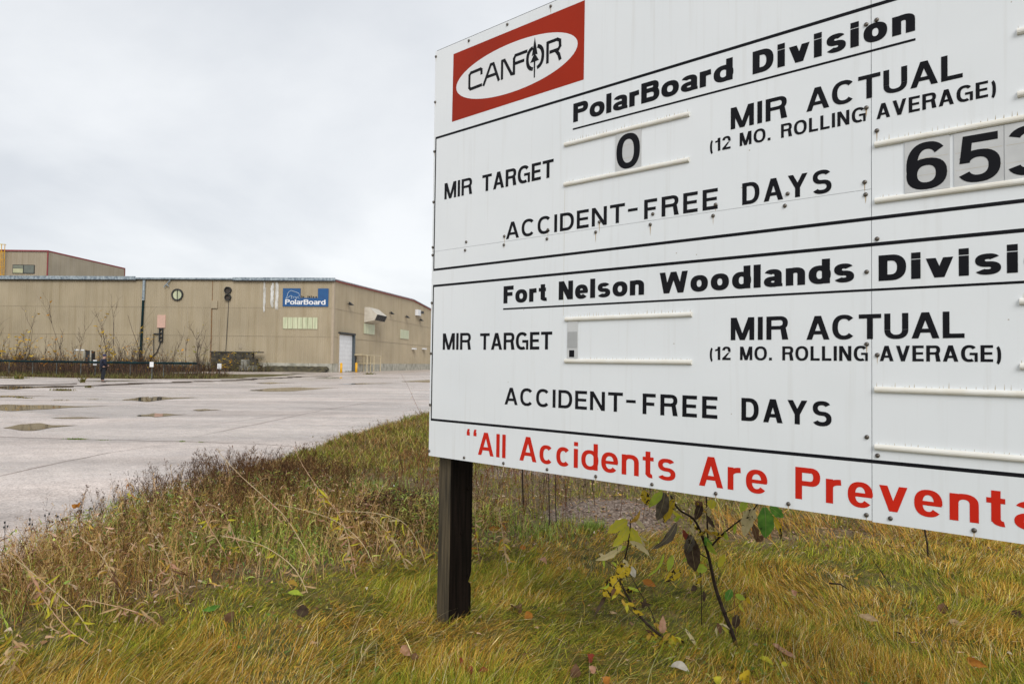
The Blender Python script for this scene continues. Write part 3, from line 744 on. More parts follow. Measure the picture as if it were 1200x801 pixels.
bl([(325, 105), (335, 150), (300, 165), (270, 190)], .025); bl([(300, 165), (330, 205)], .02)
MBb.build('bear_outline', mat('bear_white', (.55, .62, .68), (.45, .55, .62), 3, .5), bs)
mr_ = MB(FWp)
for i, (a0, a1_, hh) in enumerate(((.05, .09, .3), (.12, .2, .2), (.40, .44, .3), (.47, .55, .25), (.60, .64, .3), (.70, .78, .2), (.85, .93, .2))):
    uu = uq1 + (uq0 - uq1) * a0; u2 = uq1 + (uq0 - uq1) * a1_
    mr_.box(min(uu, u2), max(uu, u2), .085, .1, zm_s + .02, zm_s + .02 + hh)
mr_.build('old_letter_remnant', M['dark'], bs)

# ------------------------------------------------------------------ low stuff along the mill
# dark earth bank in front of the wall
V = []; Fc = []
nU = 30
for i in range(nU + 1):
    u_ = .4 + (11.2 - .4) * i / nU; t = i / nU; hh = .78 * min(1, (1 - t) * 5 + .05) * min(1, t * 30 + .6) + .04 * math.sin(i * 2.1)
    for o, f in ((.14, 1), (.9, .96), (1.6, .5), (2.2, -.1)): V.append(FWp(u_, o, hh * f))
    if i:
        for k in range(3): a = (i - 1) * 4 + k; Fc.append((a, a + 1, a + 5, a + 4))
tagit(mk('earth_bank', V, Fc, M['soil'], smooth=True), kind='structure')
# dark retaining wall of stacked blocks
u1r, _ = onwall(247, 420, E1, 1.6); u0r, _ = onwall(305.5, 420, E1, 1.6)
rw_ = thing('retaining_wall', FWp((u0r + u1r) / 2, 1.2, 0), 'dark stained retaining wall of stacked concrete blocks against the tan wall', 'wall')
nb = 6; bw = (u1r - u0r) / nb
for row in range(3):
    for k in range(nb):
        if row == 2 and k == 0: continue
        sh = (bw * .5 if row % 2 else 0)
        a = u0r + k * bw + sh * (k < nb - 1); b = min(u1r, u0r + (k + 1) * bw + sh)
        o = rnd.uniform(0, .06)
        MB(FWp).box(a + .02, b - .02, .9 + o, 1.6 + o, row * .86 + .01, (row + 1) * .86 - .02).build('block', M['concd'], rw_)
MB(FWp).box(u0r - .1, u1r + .1, .8, 1.75, 2.58, 2.72).build('cap', M['dark'], rw_)
def block_thing(px0, px1, yb, yt, out_, label):
    b0, _ = onwall(px0, yb, E1, out_); b1, zb = onwall(px1, yb, E1, out_); _, zt = onwall(px0, yt, E1, out_)
    a, b = min(b0, b1), max(b0, b1)
    t = thing('concrete_block', FWp((a + b) / 2, out_ - .4, max(0, zb)), label, 'concrete block', 'loose concrete blocks by the retaining wall')
    z0 = max(-.02, zb)
    bm = MB(FWp)
    c = .05
    ring_ = [(a + c, z0), (b - c, z0), (b, z0 + c), (b, zt - c), (b - c, zt), (a + c, zt), (a, zt - c), (a, z0 + c)]
    V = [(p, out_ - .8, q) for p, q in ring_] + [(p, out_, q) for p, q in ring_]
    Fc = [tuple(range(8))[::-1], tuple(range(8, 16))] + [(k, (k + 1) % 8, 8 + (k + 1) % 8, 8 + k) for k in range(8)]
    bm.add(V, Fc).build('block', M['conc'] if False else mat('grey_block', (.17, .165, .14), (.30, .29, .25), 2.5, .9, .3, 10), t)
    MB(FWp).tube([((a + b) / 2 - .12, out_ - .4, zt - .02), ((a + b) / 2 - .1, out_ - .4, zt + .1), ((a + b) / 2 + .1, out_ - .4, zt + .1), ((a + b) / 2 + .12, out_ - .4, zt - .02)], .02).build('lifting_loop', M['rust'], t)
block_thing(278.8, 284.8, 434.2, 428, 5.2, 'grey concrete block at the left end of the lower row')
block_thing(285.2, 291, 434.2, 428.2, 5.2, 'grey concrete block in the middle of the lower row')
block_thing(291.4, 298, 434.2, 428, 5.2, 'grey concrete block at the right end of the lower row')
block_thing(282.2, 289.2, 427.9, 421, 5.2, 'grey concrete block stacked on top of the lower row')
# bollards
for i, (px, yt, yb, lab) in enumerate(((399.7, 425.6, 436.7, 'yellow steel bollard in front of the white overhead door'), (417.4, 425.2, 436.0, 'yellow steel bollard beside the cream pipe railing'))):
    b = gp(px, yb); top = at(px, yt, b.y)
    t = thing('bollard', b, lab, 'bollard', 'yellow bollards by the overhead door')
    MB().tube([b - Vector((0, 0, .1)), Vector((b.x, b.y, top.z))], .17, n=10).build('post', M['yellow'], t, True)
    V, Fc = [], []
    MB().tube([Vector((b.x, b.y, top.z + .002)), Vector((b.x, b.y, top.z + .05)), Vector((b.x, b.y, top.z + .08))], .17, .06, n=10).build('rounded_cap', M['yellow'], t, True)
# cream pipe cage
t = thing('pipe_railing', SWp(11.5, 1.0, 0), 'cream painted pipe railing cage beside the white overhead door', 'railing')
cage_v = (8.8, 11.9, 15.0)
for v_ in cage_v:
    for o in (.25, 1.9):
        MB(SWp).tube([(v_, o, 0), (v_, o, 2.5)], .07).build('upright', M['cream'], t)
for z in (1.25, 2.5):
    for o in (.25, 1.9): MB(SWp).tube([(8.8, o, z), (15.0, o, z)], .06).build('rail', M['cream'], t)
    for v_ in cage_v: MB(SWp).tube([(v_, .25, z), (v_, 1.9, z)], .06).build('rail', M['cream'], t)
MB(SWp).box(7.3, 9.2, .2, 1.7, 2.52, 2.66).build('canopy', M['cream'], t)
# cream barrier by the sign edge
bq = gp(499.5, 432.5)
t = thing('barrier', (bq.x, bq.y, 0), 'small cream barrier with diagonal brace at the far end of the side wall', 'barrier')
for k in (0, 1): MB().box(bq.x - .9 + k * 1.8, bq.x - .75 + k * 1.8, bq.y - .1, bq.y + .1, 0, 1.1).build('upright', M['cream'], t)
MB().box(bq.x - .72, bq.x + .88, bq.y - .08, bq.y + .08, .9, 1.05).build('rail', M['cream'], t)
MB().tube([(bq.x - .7, bq.y, .1), (bq.x + .8, bq.y, .9)], .07).build('brace', M['cream'], t)

# ------------------------------------------------------------------ second mill block behind
bb = thing('rear_building', at(60, 400, 150).xy.to_3d(), 'taller tan building with maroon trim rising behind the long mill wall', 'building')
AX = at(56.5, 300, 150).x
TZ = 24.0
def B2(x, o, z): return (AX + x, 150 - o, z)          # front wall, x to the right of its corner
def B2s(s, o, z): return (AX + s * .72 - 0 * o, 150 + s * 1.1 - o * .5, z)
V, Fc = corr(B2, -16, 0, 0, TZ, .6, .05); mk('wall_cladding', V, Fc, M['clad2'], bb)
# side wall recedes to the right: solve its far end on the ray through (147, 315)
far = at(147, 315.5, 172.0); sx = far.x - AX; sy = 22.0
def B3(s, o, z): return (AX + sx * s, 150 + sy * s - o, z)
rt_ = lambda s: TZ + (far.z - TZ) * s
V, Fc = corr(B3, 0, 1, 0, rt_, .6 / 25, .05); mk('wall_cladding', V, Fc, M['clad2'], bb)
MB(B2).box(-.12, .12, .06, .2, 0, TZ).build('corner_trim', M['redm'], bb)
MB(B2).box(-16, .2, .06, .28, TZ, TZ + .3).build('roof_trim', M['redm'], bb)
V = [];
for s in (0, 1):
    for o in (.05, .25):
        for dz in (0, .3): V.append(B3(s, o, rt_(s) + dz))
mk('roof_trim', V, [(0, 1, 3, 2), (4, 6, 7, 5), (2, 3, 7, 6), (1, 5, 7, 3), (0, 2, 6, 4), (0, 4, 5, 1)], M['redm'], bb)
MB(B3).box(.992, 1.0, .06, .2, 0, rt_(1)).build('corner_trim', M['redm'], bb)
mk('roof', [B2(-16, 0, TZ), B2(0, 0, TZ), B3(1, 0, far.z), (AX + sx - 16, 172, far.z)], [(0, 1, 2, 3)], M['galv'], bb)
wl = at(15.3, 310, 150).x - AX; wr = at(41, 310, 150).x - AX; wz1 = at(28, 310.2, 150).z; wz0 = at(28, 320.5, 150).z
fr = MB(B2).box(wl, wr, .02, .12, wz0, wz1).build('window', M['dark'], bb)
MB(B2).box(wl + .12, (wl + wr) / 2 - .1, .125, .16, wz0 + .12, wz0 + .55 * (wz1 - wz0)).build('pane', mat('pane_pale', (.40, .40, .24), (.5, .48, .3), 1, .3), fr)
MB(B2).box(wl + .12, (wl + wr) / 2 - .1, .125, .15, wz0 + .58 * (wz1 - wz0), wz1 - .12).build('pane', mat('pane_dim', (.22, .23, .17), (.16, .17, .13), 1, .2), fr)
MB(B2).box((wl + wr) / 2 + .1, wr - .12, .125, .15, wz0 + .12, wz1 - .12).build('pane', mat('pane_dim2', (.15, .16, .13), (.12, .13, .11), 1, .2), fr)
# yellow caged ladder
lx = at(1.8, 310, 149).x
t = thing('caged_ladder', (lx, 148.8, 0), 'yellow caged ladder on the rear building at the left edge', 'ladder')
for k in (-.35, .35): MB().tube([(lx + k, 149.3, 0), (lx + k, 149.3, 25.4)], .07).build('stile', M['yellow'], t)
for k in range(40): MB().tube([(lx - .35, 149.3, 4 + k * .52), (lx + .35, 149.3, 4 + k * .52)], .03, n=4).build('rung', M['yellow'], t)
for k in range(12):
    z = 6 + k * 1.6
    MB().tube([(lx + .5 * math.cos(a), 149.3 - .75 * math.sin(a) * 1.0, z) for a in [math.pi * j / 8 for j in range(9)]], .04, n=4).build('hoop', M['yellow'], t)
for j in (2, 4, 6): a = math.pi * j / 8; MB().tube([(lx + .5 * math.cos(a), 149.3 - .75 * math.sin(a), 6), (lx + .5 * math.cos(a), 149.3 - .75 * math.sin(a), 23.8)], .04, n=4).build('cage_bar', M['yellow'], t)
for k in range(8): a = 2 * math.pi * k / 8; 
MB().tube([(lx + .75 * math.cos(a), 149.0 + .5 * math.sin(a), 25.3) for a in [2 * math.pi * j / 12 for j in range(13)]], .05, n=4).build('top_ring', mat('pale_yellow', (.7, .55, .25), (.6, .5, .25), 3, .5), t)

# ------------------------------------------------------------------ fence beyond the yard
fy = lambda x: float(far_y(x)) + .7
fx0 = -62.0; fx1 = at(246, 430, 60).x
fence = thing('chain_link_fence', (fx0, fy(fx0), 0), 'low wire fence with dark green top rail along the far side of the yard', 'fence')
pts = [(x, fy(x)) for x in np.arange(fx0, fx1, 1.0)] + [(fx1, fy(fx1))]
MB().tube([(x, y, 1.24) for x, y in pts], .085, n=6).build('top_rail', M['teal'], fence)
k = 0; x = fx0
postm = mat('grey_post', (.13, .14, .13), (.05, .05, .045), 4, .8, spec=.1)
while x < fx1:
    MB().tube([(x, fy(x), -.1), (x, fy(x), 1.2)], .035, n=6).build('fence_post', postm, fence); x += 2.15
wv_ = MB()
xw = fx0
while xw < fx1:
    wv_.tube([(xw, fy(xw), .08), (xw + .35, fy(xw + .35), 1.2)], .006, n=3, cap=False).tube([(xw + .35, fy(xw + .35), .08), (xw, fy(xw), 1.2)], .006, n=3, cap=False); xw += .18
tagit(wv_.build('wire_mesh', M['dark'], fence), kind='stuff')

for (px, yt, ybd, yb, Y, lab, wpx) in ((112, 421.6, 427.8, 436, 55.8, 'small white notice plate on the fence left of the standing man', 4.2),
                                  (178.3, 423.8, 429.8, 438, 53.6, 'small white notice plate on the fence right of the standing man', 4.4),
                                  (257.5, 425.8, 432.0, 440.8, 61.5, 'small white notice plate on its own post past the end of the fence', 4.6)):
    c = at(px, yt, Y); c2 = at(px, ybd, Y); wd = wpx / F_PX * Y / 2
    t = thing('notice_plate', (c.x, Y, 0), lab, 'sign', 'small white notice plates along the yard')
    MB().box(c.x - wd, c.x + wd, Y - .08, Y - .05, c2.z, c.z).build('plate', M['white'], t)
    MB().tube([(c.x, Y, 0), (c.x, Y, c.z - .02)], .045, n=6).build('post', postm, t)

# pipe frame in the scrub
c = at(87.5, 410, 84); c2 = at(98.8, 410, 84)
t = thing('pipe_frame', (c.x, 84, 0), 'pale pipe frame standing in the scrub before the tan wall', 'frame')
for xx in (c.x, c2.x, at(106.5, 410, 84).x): MB().tube([(xx, 84, 0), (xx, 84, c.z)], .09).build('upright', M['conc'], t)
MB().tube([(c.x, 84, c.z), (c2.x, 84, c.z)], .09).build('rail', M['white'], t)
MB().box(c2.x + .15, c2.x + .95, 84, 84.6, .2, c.z - .1).build('cabinet', M['dark'], t)
MB().tube([(c2.x, 84, c.z - .05), (at(108.5, 410, 84).x, 84, c.z - .1)], .06).build('rail', M['dark'], t)

# ------------------------------------------------------------------ the big safety sign
S0 = Vector((-0.48847, 4.23423, 1.04317)); SD = Vector((0.743305, -0.670094, 0)); SN = Vector((-0.670094, -0.743305, 0))
def SP(s, o, t): return tuple(S0 + SD * s + SN * o + Vector((0, 0, t)))
def panel_material():
    m = bpy.data.materials.new('sign_white'); m.use_nodes = True
    t = m.node_tree; b = t.nodes['Principled BSDF']; b.inputs['Roughness'].default_value = 0.32; b.inputs['Specular IOR Level'].default_value = .5
    co = t.nodes.new('ShaderNodeTexCoord')
    n = t.nodes.new('ShaderNodeTexNoise'); n.inputs['Scale'].default_value = 1.3; n.inputs['Detail'].default_value = 6
    t.links.new(co.outputs['Object'], n.inputs['Vector'])
    r = t.nodes.new('ShaderNodeValToRGB'); e = r.color_ramp.elements
    e[0].position = .3; e[0].color = (.765, .80, .822, 1); e[1].position = .7; e[1].color = (.81, .838, .855, 1)
    t.links.new(n.outputs['Fac'], r.inputs[0])
    # dirt specks and faint vertical runs that washed off the tracks: a mask painted on the sheet itself
    mp = t.nodes.new('ShaderNodeMapping'); mp.inputs['Scale'].default_value = (38, 38, 1.6); t.links.new(co.outputs['Object'], mp.inputs[0])
    n2 = t.nodes.new('ShaderNodeTexNoise'); n2.inputs['Scale'].default_value = 1.0; n2.inputs['Detail'].default_value = 4; t.links.new(mp.outputs[0], n2.inputs['Vector'])
    r2 = t.nodes.new('ShaderNodeMapRange'); r2.inputs['From Min'].default_value = .56; r2.inputs['From Max'].default_value = .8; r2.inputs['To Max'].default_value = .15
    t.links.new(n2.outputs['Fac'], r2.inputs[0])
    n3 = t.nodes.new('ShaderNodeTexVoronoi'); n3.inputs['Scale'].default_value = 7; t.links.new(co.outputs['Object'], n3.inputs['Vector'])
    r3 = t.nodes.new('ShaderNodeMath'); r3.operation = 'LESS_THAN'; r3.inputs[1].default_value = .022; t.links.new(n3.outputs['Distance'], r3.inputs[0])
    mxx = t.nodes.new('ShaderNodeMath'); mxx.operation = 'MAXIMUM'; t.links.new(r2.outputs[0], mxx.inputs[0])
    r4 = t.nodes.new('ShaderNodeMath'); r4.operation = 'MULTIPLY'; r4.inputs[1].default_value = .75; t.links.new(r3.outputs[0], r4.inputs[0]); t.links.new(r4.outputs[0], mxx.inputs[1])
    mi = t.nodes.new('ShaderNodeMix'); mi.data_type = 'RGBA'; t.links.new(mxx.outputs[0], mi.inputs[0])
    t.links.new(r.outputs[0], mi.inputs[6]); mi.inputs[7].default_value = (.42, .38, .31, 1)
    t.links.new(mi.outputs[2], b.inputs['Base Color'])
    n5 = t.nodes.new('ShaderNodeTexNoise'); n5.inputs['Scale'].default_value = 1.6; n5.inputs['Detail'].default_value = 2; t.links.new(co.outputs['Object'], n5.inputs['Vector'])
    bp = t.nodes.new('ShaderNodeBump'); bp.inputs['Strength'].default_value = .5; bp.inputs['Distance'].default_value = .02
    t.links.new(n5.outputs['Fac'], bp.inputs['Height']); t.links.new(bp.outputs[0], b.inputs['Normal'])
    return m
M['panel'] = panel_material()
M['ink'] = mat('black_vinyl', (0.006, 0.0065, 0.009), (0.011, 0.011, 0.014), 3, .55, spec=.12)
M['redink'] = mat('red_vinyl', (0.62, 0.022, 0.008), (0.55, 0.02, 0.008), 3, .5, spec=.15)
M['logored'] = mat('logo_red', (0.36, 0.024, 0.005), (0.30, 0.02, 0.005), 1.5, .5, spec=.15)
M['track'] = mat('track_white', (.80, .79, .74), (.74, .71, .63), 14, .5)
M['bolt'] = mat('bolt_metal', (.055, .05, .045), (.16, .14, .12), 60, .35, metal=.7)
M['card'] = mat('number_card', (.60, .61, .61), (.50, .51, .51), 9, .5)
M['timber'] = mat('weathered_timber', (.035, .027, .015), (.11, .083, .046), 6, .85, .6, 90, stretch=(9, 9, .5), c3=(.17, .13, .08))
M['timber_dark'] = mat('creosote_shade_timber', (.004, .003, .002), (.012, .008, .006), 6, .85, .4, 60, stretch=(9, 9, .5), spec=.06)  # creosote, with the shade under the board painted into its near-black
sign = thing('safety_sign', SP(1.83, -.02, -1.04), 'huge white accident record board with black and red lettering on a timber post', 'sign')
TH = .013
for (a, b, c, d) in ((0, 2.4388, 1.2207, 2.44), (0, 2.4388, 0, 1.2193), (2.4412, 3.66, -.004, 2.444)):
    MB(SP).box(a, b, -TH, 0, c, d).build('panel', M['panel'], sign)
MB(SP).box(-.002, 3.66, -.03, -.001 - TH, 2.425, 2.452).build('top_edging', M['timber_dark'], sign)
MB(SP).box(2.4375, 2.4425, -.05, -TH - .002, 0, 2.43).build('backing_strip', mat('strip_grey', (.25, .3, .3), (.2, .25, .25), 4, .5), sign)
for t_ in (.10, 1.16, 2.27):
    MB(SP).box(.15, 3.5, -.052, -TH - .003, t_, t_ + .13).build('backing_rail', M['timber_dark'], sign)
# border lines (flat print)
Z1, Z2 = .0006, .0009
def line(s0, t0, s1, t1, wd, m=None, name='printed_line', z=Z1):
    mk(name, [SP(s0, z, t0 - wd / 2), SP(s1, z, t1 - wd / 2), SP(s1, z, t1 + wd / 2), SP(s0, z, t0 + wd / 2)], [(0, 1, 2, 3)], m or M['ink'], sign)
def vline(s, t0, t1, wd):
    mk('printed_line', [SP(s - wd / 2, Z1 + .0001, t0), SP(s + wd / 2, Z1 + .0001, t0), SP(s + wd / 2, Z1 + .0001, t1), SP(s - wd / 2, Z1 + .0001, t1)], [(0, 1, 2, 3)], M['ink'], sign)
for t_ in (1.907, 1.110, 1.013, .216): line(.014, t_, 3.62, t_, .0135)
for a, b in ((1.111, 1.907), (.216, 1.013)): vline(.018, a, b, .009); vline(3.62, a, b, .009)
line(1.051, 1.740, 2.587, 1.738, .009); line(.589, .851, 3.12, .843, .009)
# logo
ring_n = 56
mk('logo_field', [SP(.157, Z1, 1.975), SP(1.116, Z1, 1.977), SP(1.118, Z1, 2.379), SP(.161, Z1, 2.379)], [(0, 1, 2, 3)], M['logored'], sign)
mk('logo_oval', [SP(.633 + .443 * math.cos(2 * math.pi * k / ring_n), Z2, 2.171 + .137 * math.sin(2 * math.pi * k / ring_n)) for k in range(ring_n)], [tuple(range(ring_n))], mat('logo_white', (.78, .79, .80), (.74, .75, .76), 3, .35), sign)
LV, LF = [], []
cnt = [0]
def poly(pts):
    cnt[0] += 1; b = len(LV); LV.extend([SP(a, .0013 + .00007 * (cnt[0] % 9), t) for a, t in pts]); LF.append(tuple(range(b, b + len(pts))))
def bar(x0, y0, x1, y1, w_=.018, flat=None):
    d = Vector((x1 - x0, y1 - y0)).normalized(); nn = Vector((-d.y, d.x)) * w_ / 2
    if flat == 'x': nn = Vector((w_ / 2 / max(.3, abs(d.y)), 0))
    poly([(x0 + nn.x, y0 + nn.y), (x1 + nn.x, y1 + nn.y), (x1 - nn.x, y1 - nn.y), (x0 - nn.x, y0 - nn.y)])
B0, T0 = 2.125, 2.240; W_ = .0175
def path(pts, w_=W_):
    for (a, b), (c, d) in zip(pts, pts[1:]):
        L_ = math.hypot(c - a, d - b); ux, uy = (c - a) / L_ * w_ * .35, (d - b) / L_ * w_ * .35
        bar(a - ux, b - uy, c + ux, d + uy, w_)
# C
path([(.397, 2.200), (.397, 2.222), (.388, 2.228), (.312, 2.226), (.300, 2.215), (.300, 2.143), (.310, 2.132), (.397, 2.134)])
# A
path([(.416, B0 + .004), (.470, 2.231), (.490, 2.231), (.532, B0 + .003)]); path([(.447, 2.168), (.506, 2.168)])
# N
path([(.557, B0 + .003), (.557, 2.226), (.574, 2.226), (.628, B0 + .010), (.646, B0 + .010), (.646, 2.200)])
# F
path([(.646, B0 + .006), (.646, 2.216), (.656, 2.230), (.735, 2.230)]); path([(.652, 2.186), (.714, 2.186)])
# O: two half rings with the tree between
for (a0, a1) in ((104, 258), (-78, 76)):
    for q in _ring(.732, 2.110, .859, 2.247, a0, a1, .0195, .0195, 16): poly(q)
# R
path([(.881, B0 + .004), (.881, 2.232), (.945, 2.232), (.962, 2.222), (.964, 2.192), (.952, 2.178), (.900, 2.178)]); path([(.938, 2.174), (.956, 2.150), (.964, B0)], .0185)
# tree with a spear top
poly([(.7885, 2.072), (.7965, 2.072), (.7985, 2.19), (.7865, 2.19)])
poly([(.762, 2.158), (.823, 2.158), (.7925, 2.205)]); poly([(.772, 2.191), (.7925, 2.198), (.7925, 2.290)]); poly([(.7925, 2.198), (.813, 2.191), (.7925, 2.290)])
mk('logo_lettering', LV, LF, M['ink'], sign)

T_ = []     # word, s0, s1, baseline, height, weight, horizontal weight, gap, material
def word(txt, s0, s1, t0, h, wv=.18, wh=.15, gap=.12, m='ink'):
    V, Fc = text_mesh(txt, SP, s0, s1, t0, h, wv, wh, gap, lift=.0008)
    mk('lettering', V, Fc, M[m], sign)
word('PolarBoard', 1.053, 1.898, 1.774, .095, 0.315, .235, .10)
word('Division', 1.985, 2.586, 1.770, .095, 0.315, .235, .17)
word('MIR', .102, .334, 1.522, .096, .205, .16, .13); word('TARGET', .416, .930, 1.519, .094, .215, .17, .12)
word('MIR', 1.890, 2.127, 1.559, .092, .22, .17, .16); word('ACTUAL', 2.204, 2.731, 1.562, .089, .22, .17, .11)
word('(12', 1.796, 1.890, 1.479, .056, .205, .165, .16); word('MO.', 1.930, 2.061, 1.480, .056, .205, .165, .16)
word('ROLLING', 2.104, 2.421, 1.479, .056, .205, .165, .15); word('AVERAGE)', 2.458, 2.826, 1.476, .056, .205, .165, .14)
word('ACCIDENT', .603, 1.365, 1.231, .091, .205, .165, .20); word('-', 1.382, 1.435, 1.249, .091, .19, .15); word('FREE', 1.470, 1.833, 1.230, .090, .215, .17, .26); word('DAYS', 1.942, 2.299, 1.230, .091, .215, .17, .20)
word('Fort', .591, .889, .881, .094, 0.315, .235, .14); word('Nelson', .973, 1.473, .881, .094, 0.315, .235, .14)
word('Woodlands', 1.554, 2.380, .880, .095, 0.315, .235, .14); word('Division', 2.464, 3.075, .876, .094, 0.315, .235, .17)
word('MIR', .109, .343, .631, .096, .205, .16, .13); word('TARGET', .417, .934, .630, .092, .215, .17, .12)
word('MIR', 1.894, 2.133, .666, .094, .22, .17, .16); word('ACTUAL', 2.205, 2.732, .664, .092, .22, .17, .11)
word('(12', 1.800, 1.894, .583, .056, .205, .165, .16); word('MO.', 1.935, 2.069, .583, .056, .205, .165, .16)
word('ROLLING', 2.111, 2.427, .583, .056, .205, .165, .15); word('AVERAGE)', 2.467, 2.835, .583, .056, .205, .165, .14)
word('ACCIDENT', .610, 1.363, .335, .091, .205, .165, .20); word('-', 1.381, 1.433, .353, .091, .19, .15); word('FREE', 1.470, 1.836, .333, .094, .215, .17, .26); word('DAYS', 1.942, 2.299, .333, .094, .215, .17, .20)
word('“', .322, .400, .050, .130, .25, .17, .10, 'redink')
word('All', .413, .622, .046, .126, .20, .165, .15, 'redink'); word('Accidents', .722, 1.640, .046, .127, .20, .16, .16, 'redink')
word('Are', 1.753, 2.052, .043, .127, .20, .16, .16, 'redink'); word('Prevent', 2.163, 2.843, .043, .124, .21, .165, .17, 'redink'); word('able.”', 2.867, 3.40, .043, .124, .21, .165, .17, 'redink')

# tracks that hold the number cards
def track(s0, s1, t):
    V = []; Fc = []; n = 9
    prof = [(0, -.0105), (.004, -.0108)] + [(.004 + .008 * math.sin(math.pi * k / 6), .0105 * -math.cos(math.pi * k / 6)) for k in range(1, 6)] + [(.004, .0108), (0, .0105)]
    for s in (s0, s1):
        for o, q in prof: V.append((s, .0004 + o, t + q))
    m_ = len(prof)
    for k in range(m_ - 1): Fc.append((k, k + 1, m_ + k + 1, m_ + k))
    Fc += [tuple(range(m_))[::-1], tuple(range(m_, 2 * m_))]
    MB(SP).add(V, Fc).build('card_track', M['track'], sign)
M['grime'] = mat('track_grime', (.62, .58, .48), (.45, .38, .27), 8, .8)
for (s0, s1, a, b) in ((1.003, 1.699, 1.670, 1.466), (1.020, 1.717, .781, .572), (2.453, 3.30, 1.382, 1.173), (2.451, 3.30, .479, .270), (2.885, 3.45, 1.672, 1.463), (2.886, 3.45, .780, .569)):
    track(s0, s1, a); track(s0, s1, b)
    for q in (a, b):
        V = []; Fc = []; n = 40
        for k in range(n):
            s = s0 + (s1 - s0) * (k + rnd.random() * .8) / n; hh = rnd.uniform(.002, .014) * (1.6 if q == a else .8); ww = rnd.uniform(.0006, .002)
            bb_ = len(V); V += [SP(s - ww, .0003, q + .0115), SP(s + ww, .0003, q + .0115), SP(s + ww * .3, .0003, q + .0125 + hh)]; Fc.append((bb_, bb_ + 1, bb_ + 2))
        tagit(mk('grime_streaks', V, Fc, M['grime'], sign), kind='stuff')
for s_ in (1.004,):
    mk('stain_line', [SP(s_ - .0012, .0004, .80), SP(s_ + .0012, .0004, .80), SP(s_ + .001, .0004, 1.44), SP(s_ - .001, .0004, 1.44)], [(0, 1, 2, 3)], mat('faint_stain', (.66, .65, .58), (.62, .6, .52), 5, .5), sign)
RUSTM = mat('bolt_rust', (.62, .54, .42), (.42, .30, .18), 30, .8)
# bolts, one mesh shared
bv = []; bf = []
n = 10
for j, (rr, oo) in enumerate(((.0084, 0.0005), (.0084, .0022), (.0066, .0055), (.003, .007))):
    for k in range(n): a = 2 * math.pi * k / n; bv.append(SD * (rr * math.cos(a)) + SN * oo + Vector((0, 0, rr * math.sin(a))))
for j in range(3):
    for k in range(n): a = j * n + k; b = j * n + (k + 1) % n; bf.append((a, b, b + n, a + n))
bf.append(tuple(range(3 * n, 4 * n)))
bme = bpy.data.meshes.new('bolt'); bme.from_pydata([tuple(v) for v in bv], [], bf); bme.materials.append(M['bolt']); bme.polygons.foreach_set('use_smooth', [True] * len(bf)); bme.update()
soff = wloc(sign)
BP = [(.006, t_) for t_ in (2.408, 2.129, 1.828, 1.521, 1.247, 1.2, .912, .609, .302, .028)]
BP += [(s_, 2.421) for s_ in (.29, .592, .898, 1.205, 1.51, 1.82, 2.13)]
BP += [(s_, 1.249) for s_ in (.294, .591, .897, 1.219, 1.516, 1.823, 2.131, 2.417)] + [(s_, 1.202) for s_ in (.286, .589, .892, 1.198, 1.503, 1.812, 2.12, 2.42)]
BP += [(s_, .018) for s_ in (.304, .608, .911, 1.213, 1.522, 1.83, 2.136, 2.421, 2.501, 2.756, 3.06, 3.36, 3.64)]
BP += [(2.459, t_) for t_ in (2.15, 1.849, 1.434, 1.032, .605, .239)] + [(2.423, t_) for t_ in (2.14, 1.843, 1.528, .913, .645, .303)] + [(3.64, t_) for t_ in (.3, .6, .9, 1.2, 1.5, 1.8, 2.1, 2.4)]
for s_, t_ in BP:
    o = bpy.data.objects.new('bolt', bme); COL.objects.link(o); o.parent = sign; o.location = Vector(SP(s_, 0, t_)) - soff
for k_, (s_, t_) in enumerate(BP):
    if k_ % 2 == 0 or rnd.random() < .3:
        ln = rnd.uniform(.012, .05); w_ = rnd.uniform(.002, .004)
        mk('rust_run', [SP(s_ - w_, .00045, t_ - .006), SP(s_ + w_, .00045, t_ - .006), SP(s_ + w_ * .5, .00045, t_ - .006 - ln * .6), SP(s_, .00045, t_ - .006 - ln), SP(s_ - w_ * .6, .00045, t_ - .006 - ln * .5)], [(0, 4, 3, 2, 1)], RUSTM, sign)
# posts: left one in view, the right one outside the frame
def post(s0, notch=True):
    V = []; Fc = []; fm = []
    zs = [-1.25, -1.02, -.93, -.80, -.775, -.76, -.735, -.70, -.6, -.4, -.2, 0, .6, 1.2, 1.8, 2.40]
    for z in zs:
        cut = {-.775: .006, -.76: .024, -.735: .010}.get(z, 0) if notch else 0
        wob = .0015 * math.sin(z * 9)
        c = [(s0 + wob, -.055), (s0 + .102 + wob, -.055), (s0 + .104 + wob, -.235 + cut), (s0 + .001, -.235 + cut)]
        V += [(a, o, z) for a, o in c]
    for i in range(len(zs) - 1):
        for k in range(4):
            a = 4 * i + k; b = 4 * i + (k + 1) % 4; Fc.append((a, b, b + 4, a + 4)); fm.append(0 if k in (0, 3) else 1)  # right and back faces get the timber with shade in its colour
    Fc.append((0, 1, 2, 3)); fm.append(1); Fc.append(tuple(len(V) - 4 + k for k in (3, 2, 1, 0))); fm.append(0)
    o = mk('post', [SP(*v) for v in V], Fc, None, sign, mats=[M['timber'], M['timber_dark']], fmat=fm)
    return o
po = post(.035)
for z, o in ((-.20, -.20), (-.46, -.15), (-.72, -.21)):
    MB(lambda a, b, c: SP(.141 + c, b, a)).tube([(z, o, -.006), (z, o, .004)], .012, n=8).build('knot', M['timber_dark'], po)
post(3.42, False)
